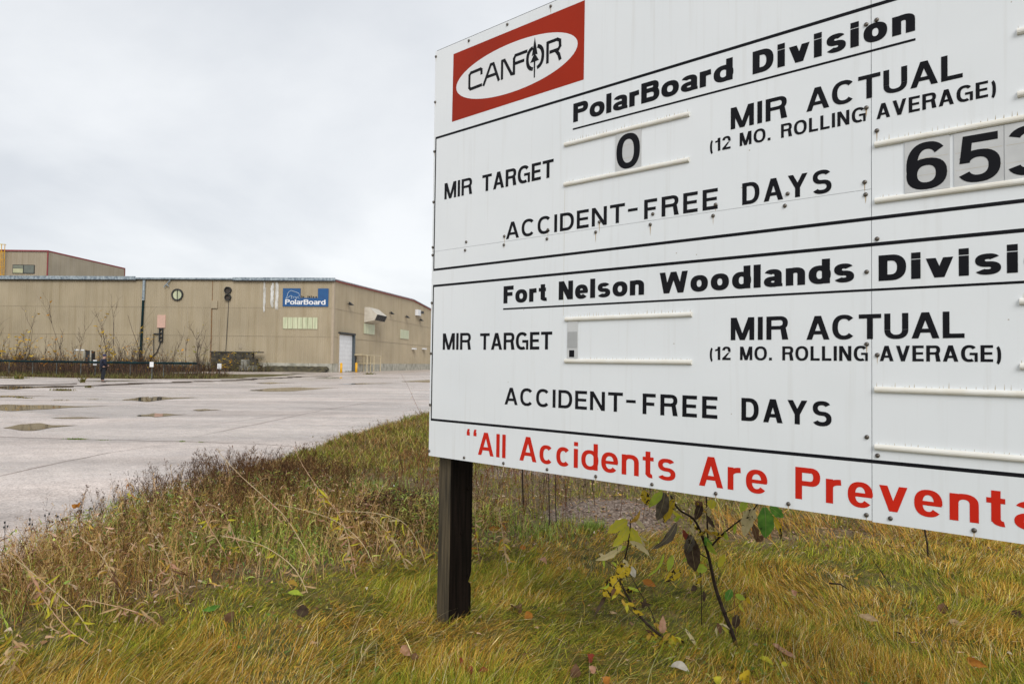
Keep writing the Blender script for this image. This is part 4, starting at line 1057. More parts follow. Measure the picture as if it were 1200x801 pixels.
# number cards held in the tracks
def card(s0, s1, t0, t1, digit, label, gs=None, gt=None, o=.004):
    t = thing('number_card', SP((s0 + s1) / 2, o, t0), label, 'number card', 'number cards in the tracks')
    MB(SP).box(s0, s1, o - .003, o, t0, t1).build('card', M['card'], t)
    if digit:
        V, Fc = text_mesh(digit, SP, gs[0], gs[1], gt[0], gt[1] - gt[0], .21 if digit != '0' else .2, .165 if digit != '0' else .17, .1, lift=o + .0007)
        mk('digit', V, Fc, M['ink'], t)
        hh = t1 - t0
        for f in (.30, .62): mk('crease', [SP(s0 + .004, o + .0003, t0 + hh * f), SP(s1 - .004, o + .0003, t0 + hh * f + .001), SP(s1 - .004, o + .0003, t0 + hh * f + .0022), SP(s0 + .004, o + .0003, t0 + hh * f + .001)], [(0, 1, 2, 3)], M['grime'], t)
    return t
card(1.311, 1.453, 1.474, 1.668, '0', 'grey card with the black digit 0 in the upper left track', (1.317, 1.447), (1.484, 1.648))
card(2.5515, 2.6915, 1.185, 1.372, '6', 'grey card with the black digit 6 in the upper right track', (2.557, 2.684), (1.192, 1.357))
card(2.7045, 2.8465, 1.184, 1.370, '5', 'grey card with the black digit 5 right of the 6 card', (2.713, 2.838), (1.193, 1.354))
card(2.8485, 2.9905, 1.183, 1.370, '3', 'grey card with the black digit 3 cut by the right picture edge', (2.856, 2.983), (1.193, 1.354))
c_ = card(1.033, 1.098, .584, .770, None, 'narrow blank grey card with a small black square in the lower left track')
MB(SP).box(1.047, 1.078, .0041, .0052, .592, .626).build('black_square', M['ink'], c_)
MB(SP).box(1.036, 1.095, .0041, .005, .638, .718).build('grey_patch', mat('patch_grey', (.42, .43, .43), (.35, .36, .36), 9, .5), c_)
#@@NEXT2

# ------------------------------------------------------------------ plants: blades, stems, leaves
PLANT = tintmat('plant_tissue', .7, .28, 25, .3)
PLANTD = tintmat('dry_plant', .85, .1, 25, .3)
def blades(name, x, y, z, az, Ln, W, a0, a1, col, m=None, seg=3, kind='stuff', parent=None, tw=0.6):
    n = len(x); V = np.zeros((n, seg + 1, 2, 3), np.float32)
    p = np.stack([x, y, z], -1).astype(np.float64)
    tws = NR.uniform(-tw, tw, n)
    side = np.stack([-np.sin(az + tws), np.cos(az + tws), NR.uniform(-.5, .5, n)], -1)
    d = np.stack([np.cos(az), np.sin(az)], -1)
    for k in range(seg + 1):
        f = k / seg
        w_ = (W * .5 * (1 - f ** 1.6 * .88))[:, None]
        V[:, k, 0] = p - side * w_; V[:, k, 1] = p + side * w_
        a = a0 + (a1 - a0) * (k + .5) / seg; st = Ln / seg
        p = p + np.stack([np.sin(a) * d[:, 0] * st, np.sin(a) * d[:, 1] * st, np.cos(a) * st], -1)
    b = (np.arange(n) * (seg + 1) * 2)[:, None, None]
    k = np.arange(seg)[None, :, None] * 2
    Qd = (b + k + np.array([0, 1, 3, 2])[None, None, :]).reshape(-1, 4)
    C = np.repeat(col, (seg + 1) * 2, axis=0)
    o = fastmesh(name, V.reshape(-1, 3), Qd, m or PLANT, C, parent)
    if kind: o['kind'] = kind
    return o
def pal(n, cols, wts, jit=.18):
    cols = np.array(cols); k = NR.choice(len(cols), n, p=np.array(wts) / np.sum(wts))
    return cols[k] * NR.uniform(1 - jit, 1 + jit, (n, 1)) * NR.uniform(.94, 1.06, (n, 3))
def U(a, b, n): return NR.uniform(a, b, n)
def view_pts(n, y0, y1, mask=None, wide=.80, pad=.3):
    y = y0 * (y1 / y0) ** NR.rand(n); x = NR.uniform(-1, 1, n) * (wide * y + pad)
    if mask is not None:
        k = NR.rand(n) < mask(x, y); x, y = x[k], y[k]
    return x, y
onverge = lambda x, y: sstep(-.05, .15, x - edge_x(y) - 0.10 * sn(x, y, 3.0, 3))

# the swept mossy grass of the foreground
x, y = view_pts(290000, 2.7, 7.2, lambda x, y: moss_mask(x, y - .28) * onverge(x, y))
n = len(x)
fl = sn(x, y, 1.25, 11); fl2 = sn(x, y, 4.0, 12, 2)
az = 0.55 + 1.6 * fl + .6 * fl2 + U(-.55, .55, n) + np.where(NR.rand(n) < .33, U(-2.6, 2.6, n), 0)
tus = np.clip(.5 + .5 * sn(x, y, 2.2, 13), 0, 1)
Ln = (.045 + .085 * tus) * U(.6, 1.35, n)
gmix = sstep(-.28, .32, sn(x, y, 1.5, 14) + .30 * sn(x, y, 6, 15) - .16 * x * (y < 9) * .6 + .12 - .5 * np.exp(-((x + 1.0) ** 2 + (y - 3.6) ** 2) / .8))
green = pal(n, [(.24, .265, .022), (.38, .375, .040), (.12, .145, .012), (.50, .45, .08)], [4, 3, 3, 1.2], .5)
ochre = pal(n, [(.58, .34, .055), (.45, .225, .030), (.68, .46, .11), (.20, .105, .014), (.76, .62, .32)], [4, 3.3, 3, 2.3, 1], .5)
pick = (NR.rand(n) < (.28 + .50 * gmix))[:, None]
col = np.where(pick, green, ochre)
A0 = U(.55, 1.45, n)
blades('mossy_grass', x, y, height(x, y) - .008 + .012 * tus * NR.rand(n), az, Ln, .0021 * (y / 3.6) * U(.6, 1.6, n) * np.where(NR.rand(n) < .04, 2.0, 1), A0, A0 + U(.05, .75, n), col)
# longer pale straws lying through it
x, y = view_pts(1300, 2.8, 7.0, lambda x, y: moss_mask(x, y) * onverge(x, y)); n = len(x)
blades('pale_straws', x, y, height(x, y), .6 + 1.5 * sn(x, y, 1.25, 11) + U(-.9, .9, n), U(.16, .34, n), U(.0018, .0030, n), U(.3, .9, n), U(1.2, 1.7, n),
       pal(n, [(.55, .46, .26), (.45, .30, .12), (.36, .34, .10)], [3, 2, 2]), seg=5)
# broken thatch and crumbs of leaf caught in the moss
x, y = view_pts(15000, 2.8, 7.0, lambda x, y: moss_mask(x, y) * onverge(x, y) * (.25 + .75 * (sn(x, y, 3.1, 23) > .05))); n = len(x)
blades('thatch_bits', x, y, height(x, y) + U(.012, .055, n), U(0, 6.28, n), U(.012, .05, n), U(.002, .007, n), U(1.2, 1.7, n), U(1.2, 1.9, n),
       pal(n, [(.10, .055, .02), (.24, .14, .06), (.46, .33, .16), (.05, .03, .015), (.60, .50, .30)], [4, 3, 2, 4, .8], .3), PLANTD, seg=1, tw=2)
# small round leaved herbs in the moss
x, y = view_pts(5200, 2.8, 6.4, lambda x, y: (sn(x, y, 2.4, 16) > .38) * .9); n = len(x)
blades('ground_herbs', x, y, height(x, y) + U(.02, .055, n), U(0, 6.28, n), U(.014, .030, n), U(.010, .018, n), U(.8, 1.5, n), U(1.3, 1.8, n), pal(n, [(.12, .20, .04), (.20, .26, .05), (.30, .26, .06)], [3, 2, 1]), seg=2)

weedy = lambda x, y: (1 - moss_mask(x, y)) * onverge(x, y)
# low herbs and turf on the rest of the verge
x, y = view_pts(95000, 4.0, 30.0, lambda x, y: weedy(x, y) * (1 - .88 * gravel_mask(x, y)) * (.3 + .7 * (sn(x, y, 2.6, 17) > -.2)), wide=.8)
n = len(x); s_ = np.clip(y / 7, .8, 2.4)
blades('verge_herbs', x, y, height(x, y), U(0, 6.28, n), U(.035, .12, n) * (s_ ** .9), .0046 * s_ * U(.7, 1.4, n), U(.1, .9, n), U(.7, 1.7, n),
       pal(n, [(.25, .28, .03), (.38, .37, .055), (.13, .155, .02), (.32, .17, .055), (.52, .37, .13)], [4, 3, 3, 2, 1.2], .35), seg=2)
n = 30000; y = 9.5 * (2.9) ** NR.rand(n); x = edge_x(y) + .05 + np.abs(NR.normal(0, 1.7, n))
s_ = y / 7; cl_ = sn(x, y, 2.2, 21)
blades('low_verge_plants', x, y, height(x, y), U(0, 6.28, n), U(.03, .10, n) * s_ ** .8 * (1 + .8 * np.clip(cl_, 0, 1)), .0055 * s_ * U(.7, 1.4, n), U(.1, .9, n), U(.7, 1.7, n),
       np.where((NR.rand(n) < .36 + .45 * sn(x, y, 1.1, 22))[:, None], pal(n, [(.22, .25, .03), (.34, .34, .06), (.12, .14, .025)], [3, 3, 3], .35), pal(n, [(.38, .22, .08), (.26, .14, .05), (.54, .42, .18), (.12, .07, .03)], [3, 3, 2, 3], .35)), seg=2)
# leaf litter
x, y = view_pts(26000, 3.6, 20.0, lambda x, y: onverge(x, y) * (.05 * moss_mask(x, y) + (1 - moss_mask(x, y)) * (.35 + .65 * (x > -.4))) * np.where(y > 10, .5, 1)); n = len(x)
blades('leaf_litter', x, y, height(x, y) + U(.004, .03, n), U(0, 6.28, n), U(.018, .055, n), U(.010, .030, n), U(.9, 1.6, n), U(1.4, 2.3, n),
       pal(n, [(.30, .17, .09), (.46, .30, .18), (.15, .075, .035), (.55, .33, .06), (.62, .48, .36), (.06, .035, .022)], [4, 3, 3, 1, 1.6, 2.5]), PLANTD, seg=2)
# crumbs of soil and leaf washed onto the pavement edge
n = 5200; y = 4 * (6.0) ** NR.rand(n); x = edge_x(y) - np.abs(NR.normal(0, .28, n)) * (y / 8) ** .5 + .1; 
blades('edge_crumbs', x, y, np.full(n, .006), U(0, 6.28, n), U(.008, .03, n) * (y / 8) ** .6, U(.006, .018, n) * (y / 8) ** .6, U(1.1, 1.6, n), U(1.3, 1.8, n), pal(n, [(.10, .07, .04), (.22, .15, .09), (.34, .24, .14), (.05, .035, .025)], [3, 3, 1, 3]), PLANTD, seg=1)
# pebbles on the gravel
x, y = view_pts(5200, 5.8, 13.0, lambda x, y: gravel_mask(x, y) * onverge(x, y)); n = len(x)
pv = np.array([(1, 0, 0), (.3, .9, 0), (-.8, .5, 0), (-.7, -.6, 0), (.4, -.9, 0), (.1, 0, .7)])
sc = U(.004, .013, n) * (y / 7); rot = U(0, 6.28, n)
PX = pv[None] * sc[:, None, None]; c, s = np.cos(rot)[:, None], np.sin(rot)[:, None]
PV_ = np.stack([PX[..., 0] * c - PX[..., 1] * s, PX[..., 0] * s + PX[..., 1] * c, PX[..., 2]], -1) + np.stack([x, y, height(x, y)], -1)[:, None]
tri = np.array([(0, 1, 5), (1, 2, 5), (2, 3, 5), (3, 4, 5), (4, 0, 5)])
PF_ = ((np.arange(n) * 6)[:, None, None] + tri[None]).reshape(-1, 3)
o = fastmesh('pebbles', PV_.reshape(-1, 3), PF_, PLANTD, np.repeat(pal(n, [(.30, .25, .22), (.42, .36, .32), (.18, .14, .12)], [3, 2, 2]), 6, axis=0)); o['kind'] = 'stuff'

# the green and tawny grass inside the weed bank at the left
def bank(x, y):      # how high the weeds stand
    a = np.exp(-(((x + 2.75) / 1.25) ** 2 + ((y - 7.0) / 1.9) ** 2)); b = .85 * np.exp(-(((x + 1.35) / .9) ** 2 + ((y - 6.6) / 1.0) ** 2))
    c = .72 * np.exp(-(((x + 3.3) / .9) ** 2 + ((y - 5.0) / .9) ** 2)); d = .45 * np.exp(-(((x + .15) / .5) ** 2 + ((y - 7.0) / .7) ** 2))
    return np.clip(a + b + c + d, 0, 1.1)
x, y = view_pts(60000, 3.7, 12.5, lambda x, y: weedy(x, y) * sstep(.12, .5, bank(x, y)) * (x < .4)); n = len(x)
B = bank(x, y); g = sstep(-.2, .3, sn(x, y, 2.2, 18) + .25 * (y - 6.6))
cg = pal(n, [(.30, .38, .05), (.46, .54, .10), (.10, .14, .02), (.64, .60, .16)], [4, 3, 2.5, 1.5], .4); cb = pal(n, [(.55, .35, .10), (.34, .18, .05), (.68, .50, .22), (.13, .065, .022)], [3, 3, 2.5, 2.5], .35)
pick = (NR.rand(n) < (.15 + .65 * g))[:, None]
blades('weed_grass', x, y, height(x, y), U(0, 6.28, n), (.10 + .26 * B) * U(.5, 1.25, n), U(.0035, .0075, n) * (y / 6.5), U(.0, .5, n), U(.5, 1.9, n), np.where(pick, cg, cb))

def weed_stems(name, x, y, h, cols, wts, twigs=14, seeds=26, w0=.0042, lean=.35, az=None, m=None):
    n = len(x); az = U(0, 6.28, n) if az is None else az
    z = height(x, y); a0 = U(0, lean, n); a1 = a0 + U(0, lean * 1.3, n)
    cs = pal(n, cols, wts)
    blades(name + '_stems', x, y, z, az, h, w0 * U(.8, 1.3, n) * np.clip(y / 6.5, .8, 3), a0, a1, cs, m or PLANTD, seg=4, tw=3)
    def along(f):
        am = a0[:, None] + (a1 - a0)[:, None] * f * .5; L_ = h[:, None] * f
        return (x[:, None] + np.sin(am) * np.cos(az)[:, None] * L_).ravel(), (y[:, None] + np.sin(am) * np.sin(az)[:, None] * L_).ravel(), (z[:, None] + np.cos(am) * L_).ravel()
    f = NR.uniform(.35, 1, (n, twigs)); tx, ty, tz = along(f); k = n * twigs
    tl = (h[:, None] * (.30 * (1.15 - f))).ravel() * U(.5, 1.4, k); ta = U(0, 6.28, k); t0 = U(.4, .9, k); t1 = t0 * U(.2, .9, k)
    sy = np.repeat(np.clip(y / 6.5, .8, 3), twigs)
    blades(name + '_twigs', tx, ty, tz, ta, tl, w0 * .55 * U(.8, 1.3, k) * sy, t0, t1, np.repeat(cs, twigs, axis=0), m or PLANTD, seg=2, tw=3)
    if seeds:
        j = NR.randint(0, k, n * seeds); q = n * seeds; fr = U(.3, 1.05, q)
        sx = tx[j] + np.sin(t0[j]) * np.cos(ta[j]) * tl[j] * fr; sy2 = ty[j] + np.sin(t0[j]) * np.sin(ta[j]) * tl[j] * fr; sz = tz[j] + np.cos(t0[j]) * tl[j] * fr
        blades(name + '_seeds', sx + U(-.006, .006, q), sy2, sz, U(0, 6.28, q), U(.006, .016, q) * sy[j], U(.004, .009, q) * sy[j], U(0, 1.5, q), U(.4, 2.2, q),
               pal(q, cols, wts, .35), m or PLANTD, seg=1, tw=3)
# mugwort like brown stand along the pavement
n = 640; x = NR.normal(-2.75, .8, n); y = NR.normal(7.2, 1.2, n); k = (weedy(x, y) > .6) & (bank(x, y) > .25); x, y = x[k], y[k]
weed_stems('brown_weed', x, y, (.24 + .27 * bank(x, y)) * U(.7, 1.25, len(x)), [(.085, .043, .020), (.14, .075, .035), (.045, .024, .014), (.27, .17, .07)], [4, 3, 3, 1], twigs=18, seeds=44, w0=.0048)
for k_ in range(13):
    n = 9; x = rnd.uniform(-3.5, -1.7) + NR.normal(0, .10, n); y = rnd.uniform(6.2, 8.6) + NR.normal(0, .10, n)
    weed_stems('tall_brown_weed', x, y, U(.36, .62, n), [(.11, .05, .022), (.17, .085, .04), (.06, .03, .015)], [4, 3, 2], twigs=20, seeds=60, w0=.005)
n = 520; x = U(-3.8, -.7, n); y = U(4.2, 6.9, n); k = weedy(x, y) > .35; x, y = x[k], y[k]
weed_stems('tan_weed', x, y, (.18 + .26 * bank(x, y)) * U(.7, 1.2, len(x)), [(.56, .36, .15), (.68, .45, .24), (.28, .15, .06)], [3, 2, 2], twigs=9, seeds=14, w0=.005)
# reddish dead herbs round the post and behind the board
n = 230; x = U(-1.6, .6, n); y = U(6.3, 10.5, n); k = weedy(x, y) > .6; x, y = x[k], y[k]
weed_stems('red_brown_weed', x, y, U(.2, .55, len(x)), [(.16, .06, .028), (.24, .10, .045), (.08, .035, .02), (.36, .20, .08)], [4, 3, 2, 1], twigs=9, seeds=26, lean=.22)
n = 90; x = U(.2, 2.2, n); y = U(6.7, 9.5, n)
weed_stems('dark_weed', x, y, U(.22, .55, len(x)), [(.045, .028, .022), (.09, .055, .04)], [3, 2], twigs=6, seeds=16, lean=.18)
n = 160; x = U(2.0, 6.5, n); y = U(6.8, 11, n)
weed_stems('olive_weed', x, y, U(.15, .4, len(x)), [(.12, .12, .04), (.20, .14, .07), (.26, .24, .09)], [3, 3, 2], twigs=10, seeds=20)
# thin stalks along the far edge of the verge
n = 95; t = U(0, 1, n); yy = 9 + t * 14; xx = edge_x(yy) + .35 + U(0, 1.3, n)
weed_stems('edge_weed', xx, yy, U(.12, .42, n), [(.20, .13, .07), (.34, .28, .15), (.12, .09, .05)], [3, 2, 2], twigs=6, seeds=14, w0=.003, lean=.3)
# green clumps
for (cx_, cy_, r_, nn, hh) in ((-1.75, 7.9, .55, 2600, .26), (.30, 6.45, .45, 420, .12), (.75, 6.5, .12, 200, .12), (-2.4, 5.6, .35, 900, .2)):
    x = NR.normal(cx_, r_ * .5, nn); y = NR.normal(cy_, r_ * .45, nn); n = nn
    blades('green_tuft', x, y, height(x, y), U(0, 6.28, n), hh * U(.4, 1.2, n), U(.004, .008, n), U(0, .5, n), U(.5, 1.6, n), pal(n, [(.28, .37, .07), (.42, .50, .13), (.17, .24, .05)], [3, 2, 2]))
# broad withered and green leaves hanging at all heights in the weed bank
n = 22000; x = U(-4.0, .1, n); y = U(4.3, 10.5, n); B = bank(x, y); k = (weedy(x, y) > .4) & (NR.rand(n) < B * 1.3); x, y, B = x[k], y[k], B[k]; n = len(x)
gk = (sn(x, y, 2.2, 18) + U(-.6, .6, n) > .05)[:, None]
blades('weed_leaves', x, y, height(x, y) + U(.02, .36, n) * B, U(0, 6.28, n), U(.03, .095, n), U(.006, .018, n), U(.3, 1.6, n), U(1.2, 3.0, n),
       np.where(gk, pal(n, [(.30, .40, .08), (.16, .26, .07), (.48, .54, .14), (.58, .52, .09)], [3, 3, 2, 1], .35), pal(n, [(.52, .33, .19), (.62, .42, .28), (.30, .15, .07), (.55, .36, .08), (.12, .06, .03)], [3, 2, 3, 1, 3], .35)), seg=3, tw=2)
# white seed fluff
n = 260; x = U(-3.8, -.8, n); y = U(5, 9.5, n); k = bank(x, y) > .35; x, y = x[k], y[k]; n = len(x)
blades('seed_fluff', x, y, height(x, y) + bank(x, y) * U(.15, .45, n), U(0, 6.28, n), U(.008, .018, n), U(.008, .016, n), U(0, 1.5, n), U(.5, 2, n), pal(n, [(.75, .74, .68)], [1]), seg=1, tw=3)
# tall tawny grass at the right behind the board
n = 3000; x = U(1.9, 5.9, n); y = NR.normal(6.75, .28, n) + .12 * np.abs(x - 3.6); n = len(x)
cl = sn(x, y, 5, 19) > -.1; x, y = x[cl], y[cl]; n = len(x)
blades('tawny_grass', x, y, height(x, y), NR.normal(2.7, .9, n), U(.10, .30, n), U(.004, .008, n), U(.1, .7, n), U(.9, 2.0, n), pal(n, [(.62, .36, .08), (.52, .25, .05), (.68, .50, .20), (.34, .31, .07)], [4, 3, 2, 2]), seg=4)
n = 7000; x = U(1.5, 6.8, n); y = U(6.9, 10.5, n); n = len(x)
blades('olive_undergrowth', x, y, height(x, y), U(0, 6.28, n), U(.05, .17, n), U(.005, .011, n), U(0, .7, n), U(.6, 1.8, n), pal(n, [(.22, .24, .05), (.33, .29, .08), (.11, .12, .03), (.36, .22, .09)], [3, 3, 3, 2]))
# withered fern like mass left of the post
V = []; Fq = []; Cc = []
n = 3400; x = NR.normal(-1.15, .38, n); y = NR.normal(6.9, .30, n); k = weedy(x, y) > .5; x, y = x[k], y[k]; n = len(x)
hb = .30 * np.exp(-((x + 1.15) / .5) ** 2)
blades('withered_fern', x, y, height(x, y) + hb * U(0, 1, n), U(0, 6.28, n), U(.03, .085, n), U(.010, .020, n), U(.6, 1.4, n), U(1.5, 3.0, n),
       pal(n, [(.085, .038, .025), (.14, .062, .038), (.055, .028, .02), (.33, .27, .07)], [5, 3, 3, 1]), seg=3)
n = 260; x = NR.normal(-1.05, .42, n); y = NR.normal(6.45, .22, n)
fz = height(x, y) + U(.05, .25, n)
m_ = 9; xx = np.repeat(x, m_); yy = np.repeat(y, m_); zz = np.repeat(fz, m_); fa = np.repeat(U(0, 6.28, n), m_); t = np.tile(np.linspace(0, .14, m_), n)
blades('fern_leaflets', xx + np.cos(fa) * t, yy + np.sin(fa) * t, zz - t * .6, fa + np.where(np.arange(len(xx)) % 2, 1.4, -1.4), U(.03, .055, len(xx)), U(.006, .010, len(xx)), U(1.3, 1.9, len(xx)), U(1.8, 2.6, len(xx)),
       np.repeat(pal(n, [(.34, .30, .07), (.40, .34, .10), (.18, .10, .04)], [3, 2, 3]), m_, axis=0), seg=2)
# tufts in the joints of the pavement
for nm, px, py, r_, hh, nn in (('crack_tuft', 90, 514.5, .14, .03, 260), ('crack_tuft', 120, 515.5, .10, .015, 60), ('crack_tuft', 213, 517.3, .06, .025, 90), ('crack_tuft', 236, 518, .04, .02, 40),
                                   ('yard_tuft', 70, 457.5, .3, .13, 130), ('yard_tuft', 79.5, 457.5, .25, .10, 120), ('yard_tuft', 104, 454, .16, .13, 80), ('yard_tuft', 10, 443, 1.1, .14, 300),
                                   ('yard_tuft', 22, 465.5, .25, .06, 100), ('yard_tuft', 30, 466.5, .25, .05, 100), ('yard_tuft', 70, 469, .3, .04, 90), ('yard_tuft', 97, 448, .12, .5, 16), ('yard_tuft', 23, 444, .3, .35, 40), ('yard_tuft', 110, 468, .25, .04, 60),
                                   ('yard_tuft', 408, 435.6, 1.6, .22, 160), ('yard_tuft', 433, 438.5, .6, .3, 60), ('yard_tuft', 262, 442, 1.0, .12, 150)):
    c = gp(px, py); x = NR.normal(c.x, r_ * .6, nn); y = NR.normal(c.y, r_ * .25, nn)
    cc = [(.10, .20, .03), (.20, .28, .05), (.28, .22, .06)] if 'crack' in nm else [(.20, .16, .05), (.14, .15, .04), (.27, .18, .08)]
    blades(nm, x, y, np.zeros(nn), U(0, 6.28, nn), hh * U(.5, 1.3, nn), .22 * hh * U(.6, 1.4, nn) + .004, U(0, .7, nn), U(.5, 1.6, nn), pal(nn, cc, [2, 2, 1]), seg=2)

# grass and scrub beyond the fence
n = 15000; x = U(-62, -24.4, n); y = far_y(x) + np.abs(NR.normal(0, 2.2, n)); 
blades('roadside_grass', x, y, height(x, y), U(0, 6.28, n), U(.15, .5, n), U(.03, .06, n), U(0, .6, n), U(.4, 1.5, n), pal(n, [(.19, .19, .06), (.26, .23, .09), (.16, .12, .06), (.13, .08, .05)], [3, 2, 2, 2]), seg=2)
n = 5200; x = U(-72, -24.4, n); y = far_y(x) + .9 + U(0, 3.2, n)
blades('dead_stalks', x, y, height(x, y), U(0, 6.28, n), U(.4, 1.25, n), U(.02, .045, n), U(0, .25, n), U(0, .5, n), pal(n, [(.075, .045, .03), (.13, .075, .05), (.20, .13, .08), (.05, .035, .03)], [4, 3, 2, 3]), PLANTD, seg=3, tw=3)
n = 15000; x = U(-88, -40, n); y = U(76, 97, n); wv2 = .75 + .55 * sn(x, y, .45, 20); k = (wv2 > .2) & (x < -36); x, y, wv2 = x[k], y[k], wv2[k]; n = len(x)
blades('scrub_stems', x, y, np.full(n, -.05), U(0, 6.28, n), wv2 * U(.5, 2.4, n), U(.03, .07, n), U(0, .3, n), U(.1, .7, n), pal(n, [(.07, .04, .025), (.13, .075, .045), (.04, .028, .02), (.30, .16, .03)], [4, 3, 3, .8]), PLANTD, seg=3, tw=3)
n = 3200; x = U(-86, -40, n); y = U(74, 90, n); cl_ = sn(x, y, .5, 24); k = cl_ > -.1; x, y, cl_ = x[k], y[k], cl_[k]; n = len(x)
blades('rusty_scrub_leaves', x, y, .2 + U(0, 1, n) ** 1.5 * (1.2 + 1.8 * cl_), U(0, 6.28, n), U(.12, .30, n), U(.12, .26, n), U(.4, 1.5, n), U(1, 2.2, n), pal(n, [(.52, .24, .04), (.60, .38, .06), (.30, .13, .035), (.16, .13, .04)], [3, 2, 4, 3]), seg=1, tw=3)
n = 900; x = U(-46, -32.5, n); y = U(92.5, 97, n)
blades('wall_scrub', x, y, np.zeros(n), U(0, 6.28, n), U(.3, 1.9, n), U(.03, .07, n), U(0, .3, n), U(.1, .8, n), pal(n, [(.05, .04, .03), (.10, .07, .04), (.12, .12, .05)], [3, 2, 2]), PLANTD, seg=3, tw=3)
n = 420; x = U(-45.5, -32.8, n); y = U(92.0, 93.4, n)
blades('yellow_vine_leaves', x, y, U(.3, 2.9, n) , U(0, 6.28, n), U(.10, .24, n), U(.10, .2, n), U(.5, 1.5, n), U(1, 2, n), pal(n, [(.50, .34, .05), (.38, .30, .06), (.20, .17, .05)], [2, 1, 3]), seg=1, tw=3)
# a far wood beyond the works on the right
V = []; n = 9000
tx = U(30, 620, 150); th = U(9, 17, 150); ty = U(330, 400, 150); j = NR.randint(0, 150, n); hh = NR.rand(n)
rr_ = (1 - hh) * 3.2 * NR.rand(n) ** .5 + .3; aa = U(0, 6.28, n)
blades('distant_wood', tx[j] + rr_ * np.cos(aa), ty[j] + rr_ * np.sin(aa), hh * th[j], aa, U(1.0, 2.6, n), U(.7, 1.6, n), U(1.2, 2, n), U(1.5, 2.4, n), pal(n, [(.035, .05, .03), (.06, .07, .035), (.10, .09, .04)], [3, 3, 1]), seg=1, tw=1)

# ------------------------------------------------------------------ bushes and young trees before the mill wall
BARK = mat('bush_bark', (.045, .03, .022), (.10, .07, .05), 8, .85)
def bush(px, ytop, Y, spread, nstem, nleaf, leafcol, label, lean=0.0, lsz=.30, low=.2):
    base = Vector((at(px, 430, Y).x, Y, 0.0)); H = at(px, ytop, Y).z
    t = thing('bush', base, label, 'bush', 'bare bushes before the mill wall')
    mb = MB(); tips = []
    def grow(p, d, L_, r, depth):
        q = []; n_ = 4
        for k in range(n_ + 1):
            q.append(p.copy()); p = p + d * (L_ / n_)
            d = (d + Vector((rnd.gauss(0, .09), rnd.gauss(0, .09), .05))).normalized()
        mb.tube(q, r, r * .45, n=3, cap=False)
        tips.extend(q[2:])
        if depth:
            for k in range(5):
                i = rnd.randint(1, n_); a = rnd.uniform(0, 6.28); s = rnd.uniform(.35, .8)
                nd = (d + Vector((math.cos(a) * s, math.sin(a) * s, rnd.uniform(-.1, .3)))).normalized()
                grow(q[i].copy(), nd, L_ * rnd.uniform(.28, .5), r * .5, depth - 1)
    for k in range(nstem):
        a = rnd.uniform(0, 6.28); s = rnd.uniform(0, spread * 1.5)
        d = Vector((math.cos(a) * s + lean, math.sin(a) * s, 1)).normalized()
        hk = H * rnd.uniform(.3, .78) if k else H
        grow(base + Vector((rnd.gauss(0, .15), rnd.gauss(0, .15), -.05)), d, hk, .026 + .006 * hk / 3, 2)
    mb.build('branches', BARK, t)
    if nleaf:
        P = np.array([tuple(rnd.choice(tips)) for _ in range(nleaf)]) + NR.normal(0, .12, (nleaf, 3)); P = P[P[:, 2] > H * low]; k = len(P)
        if k: blades('foliage', P[:, 0], P[:, 1], P[:, 2], U(0, 6.28, k), lsz * U(.6, 1.4, k), lsz * U(.5, 1.1, k), U(.4, 1.5, k), U(1, 2.2, k), pal(k, leafcol, [1] * len(leafcol)), seg=1, tw=3, kind=None, parent=t)
    return t
YL = [(.72, .45, .03), (.60, .33, .03), (.75, .52, .08)]; OR = [(.65, .30, .04), (.68, .40, .08)]; GY = [(.30, .30, .06), (.40, .34, .06)]
for a in [
    (4, 392, 70, .35, 8, 45, YL, 'tall bushy shrub with yellow leaves at the left picture edge'),
    (14, 402, 66, .35, 7, 35, YL, 'shrub with yellow lower leaves second from the left picture edge'),
    (25, 384, 72, .2, 4, 55, YL, 'slender shrub with a yellow crown near the left end of the wall'),
    (37, 385, 74, .25, 3, 10, YL, 'nearly bare thin shrub between two yellow ones at the left', ),
    (49, 404, 68, .3, 4, 22, OR, 'low shrub with a few orange leaves behind the fence'),
    (60, 405, 68, .3, 4, 22, OR, 'low sparse orange shrub just left of the leaning bare tree'),
    (82, 376, 76, .22, 4, 14, OR, 'bare dark tree leaning left over the fence', -.42),
    (92, 386, 78, .2, 4, 6, OR, 'upright bare bush beside the leaning bare tree'),
    (119, 381, 76, .18, 6, 70, YL, 'yellow leaved sapling rising behind the standing man'),
    (128, 390, 74, .22, 6, 60, YL, 'shorter yellow leaved sapling right behind the standing man'),
    (141, 372, 78, .15, 4, 3, YL, 'tall bare brown sapling between the man and the downpipe'),
    (150, 404, 76, .5, 10, 16, OR, 'dense low brown thicket left of the downpipe'),
    (158, 402, 78, .5, 10, 10, OR, 'dense low brown thicket against the foot of the downpipe'),
    (171, 366, 78, .28, 5, 60, YL, 'tall thin sapling with yellow top leaves in front of the downpipe'),
    (197, 394, 76, .3, 5, 4, YL, 'small bare fan shaped bush right of the downpipe'),
    (232, 384, 76, .2, 6, 16, GY, 'bare pointed sapling with a few green tip leaves near the rust streak'),
    (221, 404, 70, .25, 3, 12, OR, 'small orange leaved shrub left of the pointed sapling'),
    (265, 414, 88, .6, 8, 40, YL, 'yellow vine bush in front of the dark retaining wall')]:
    bush(*a[:8], lean=(a[8] if len(a) > 8 else 0))

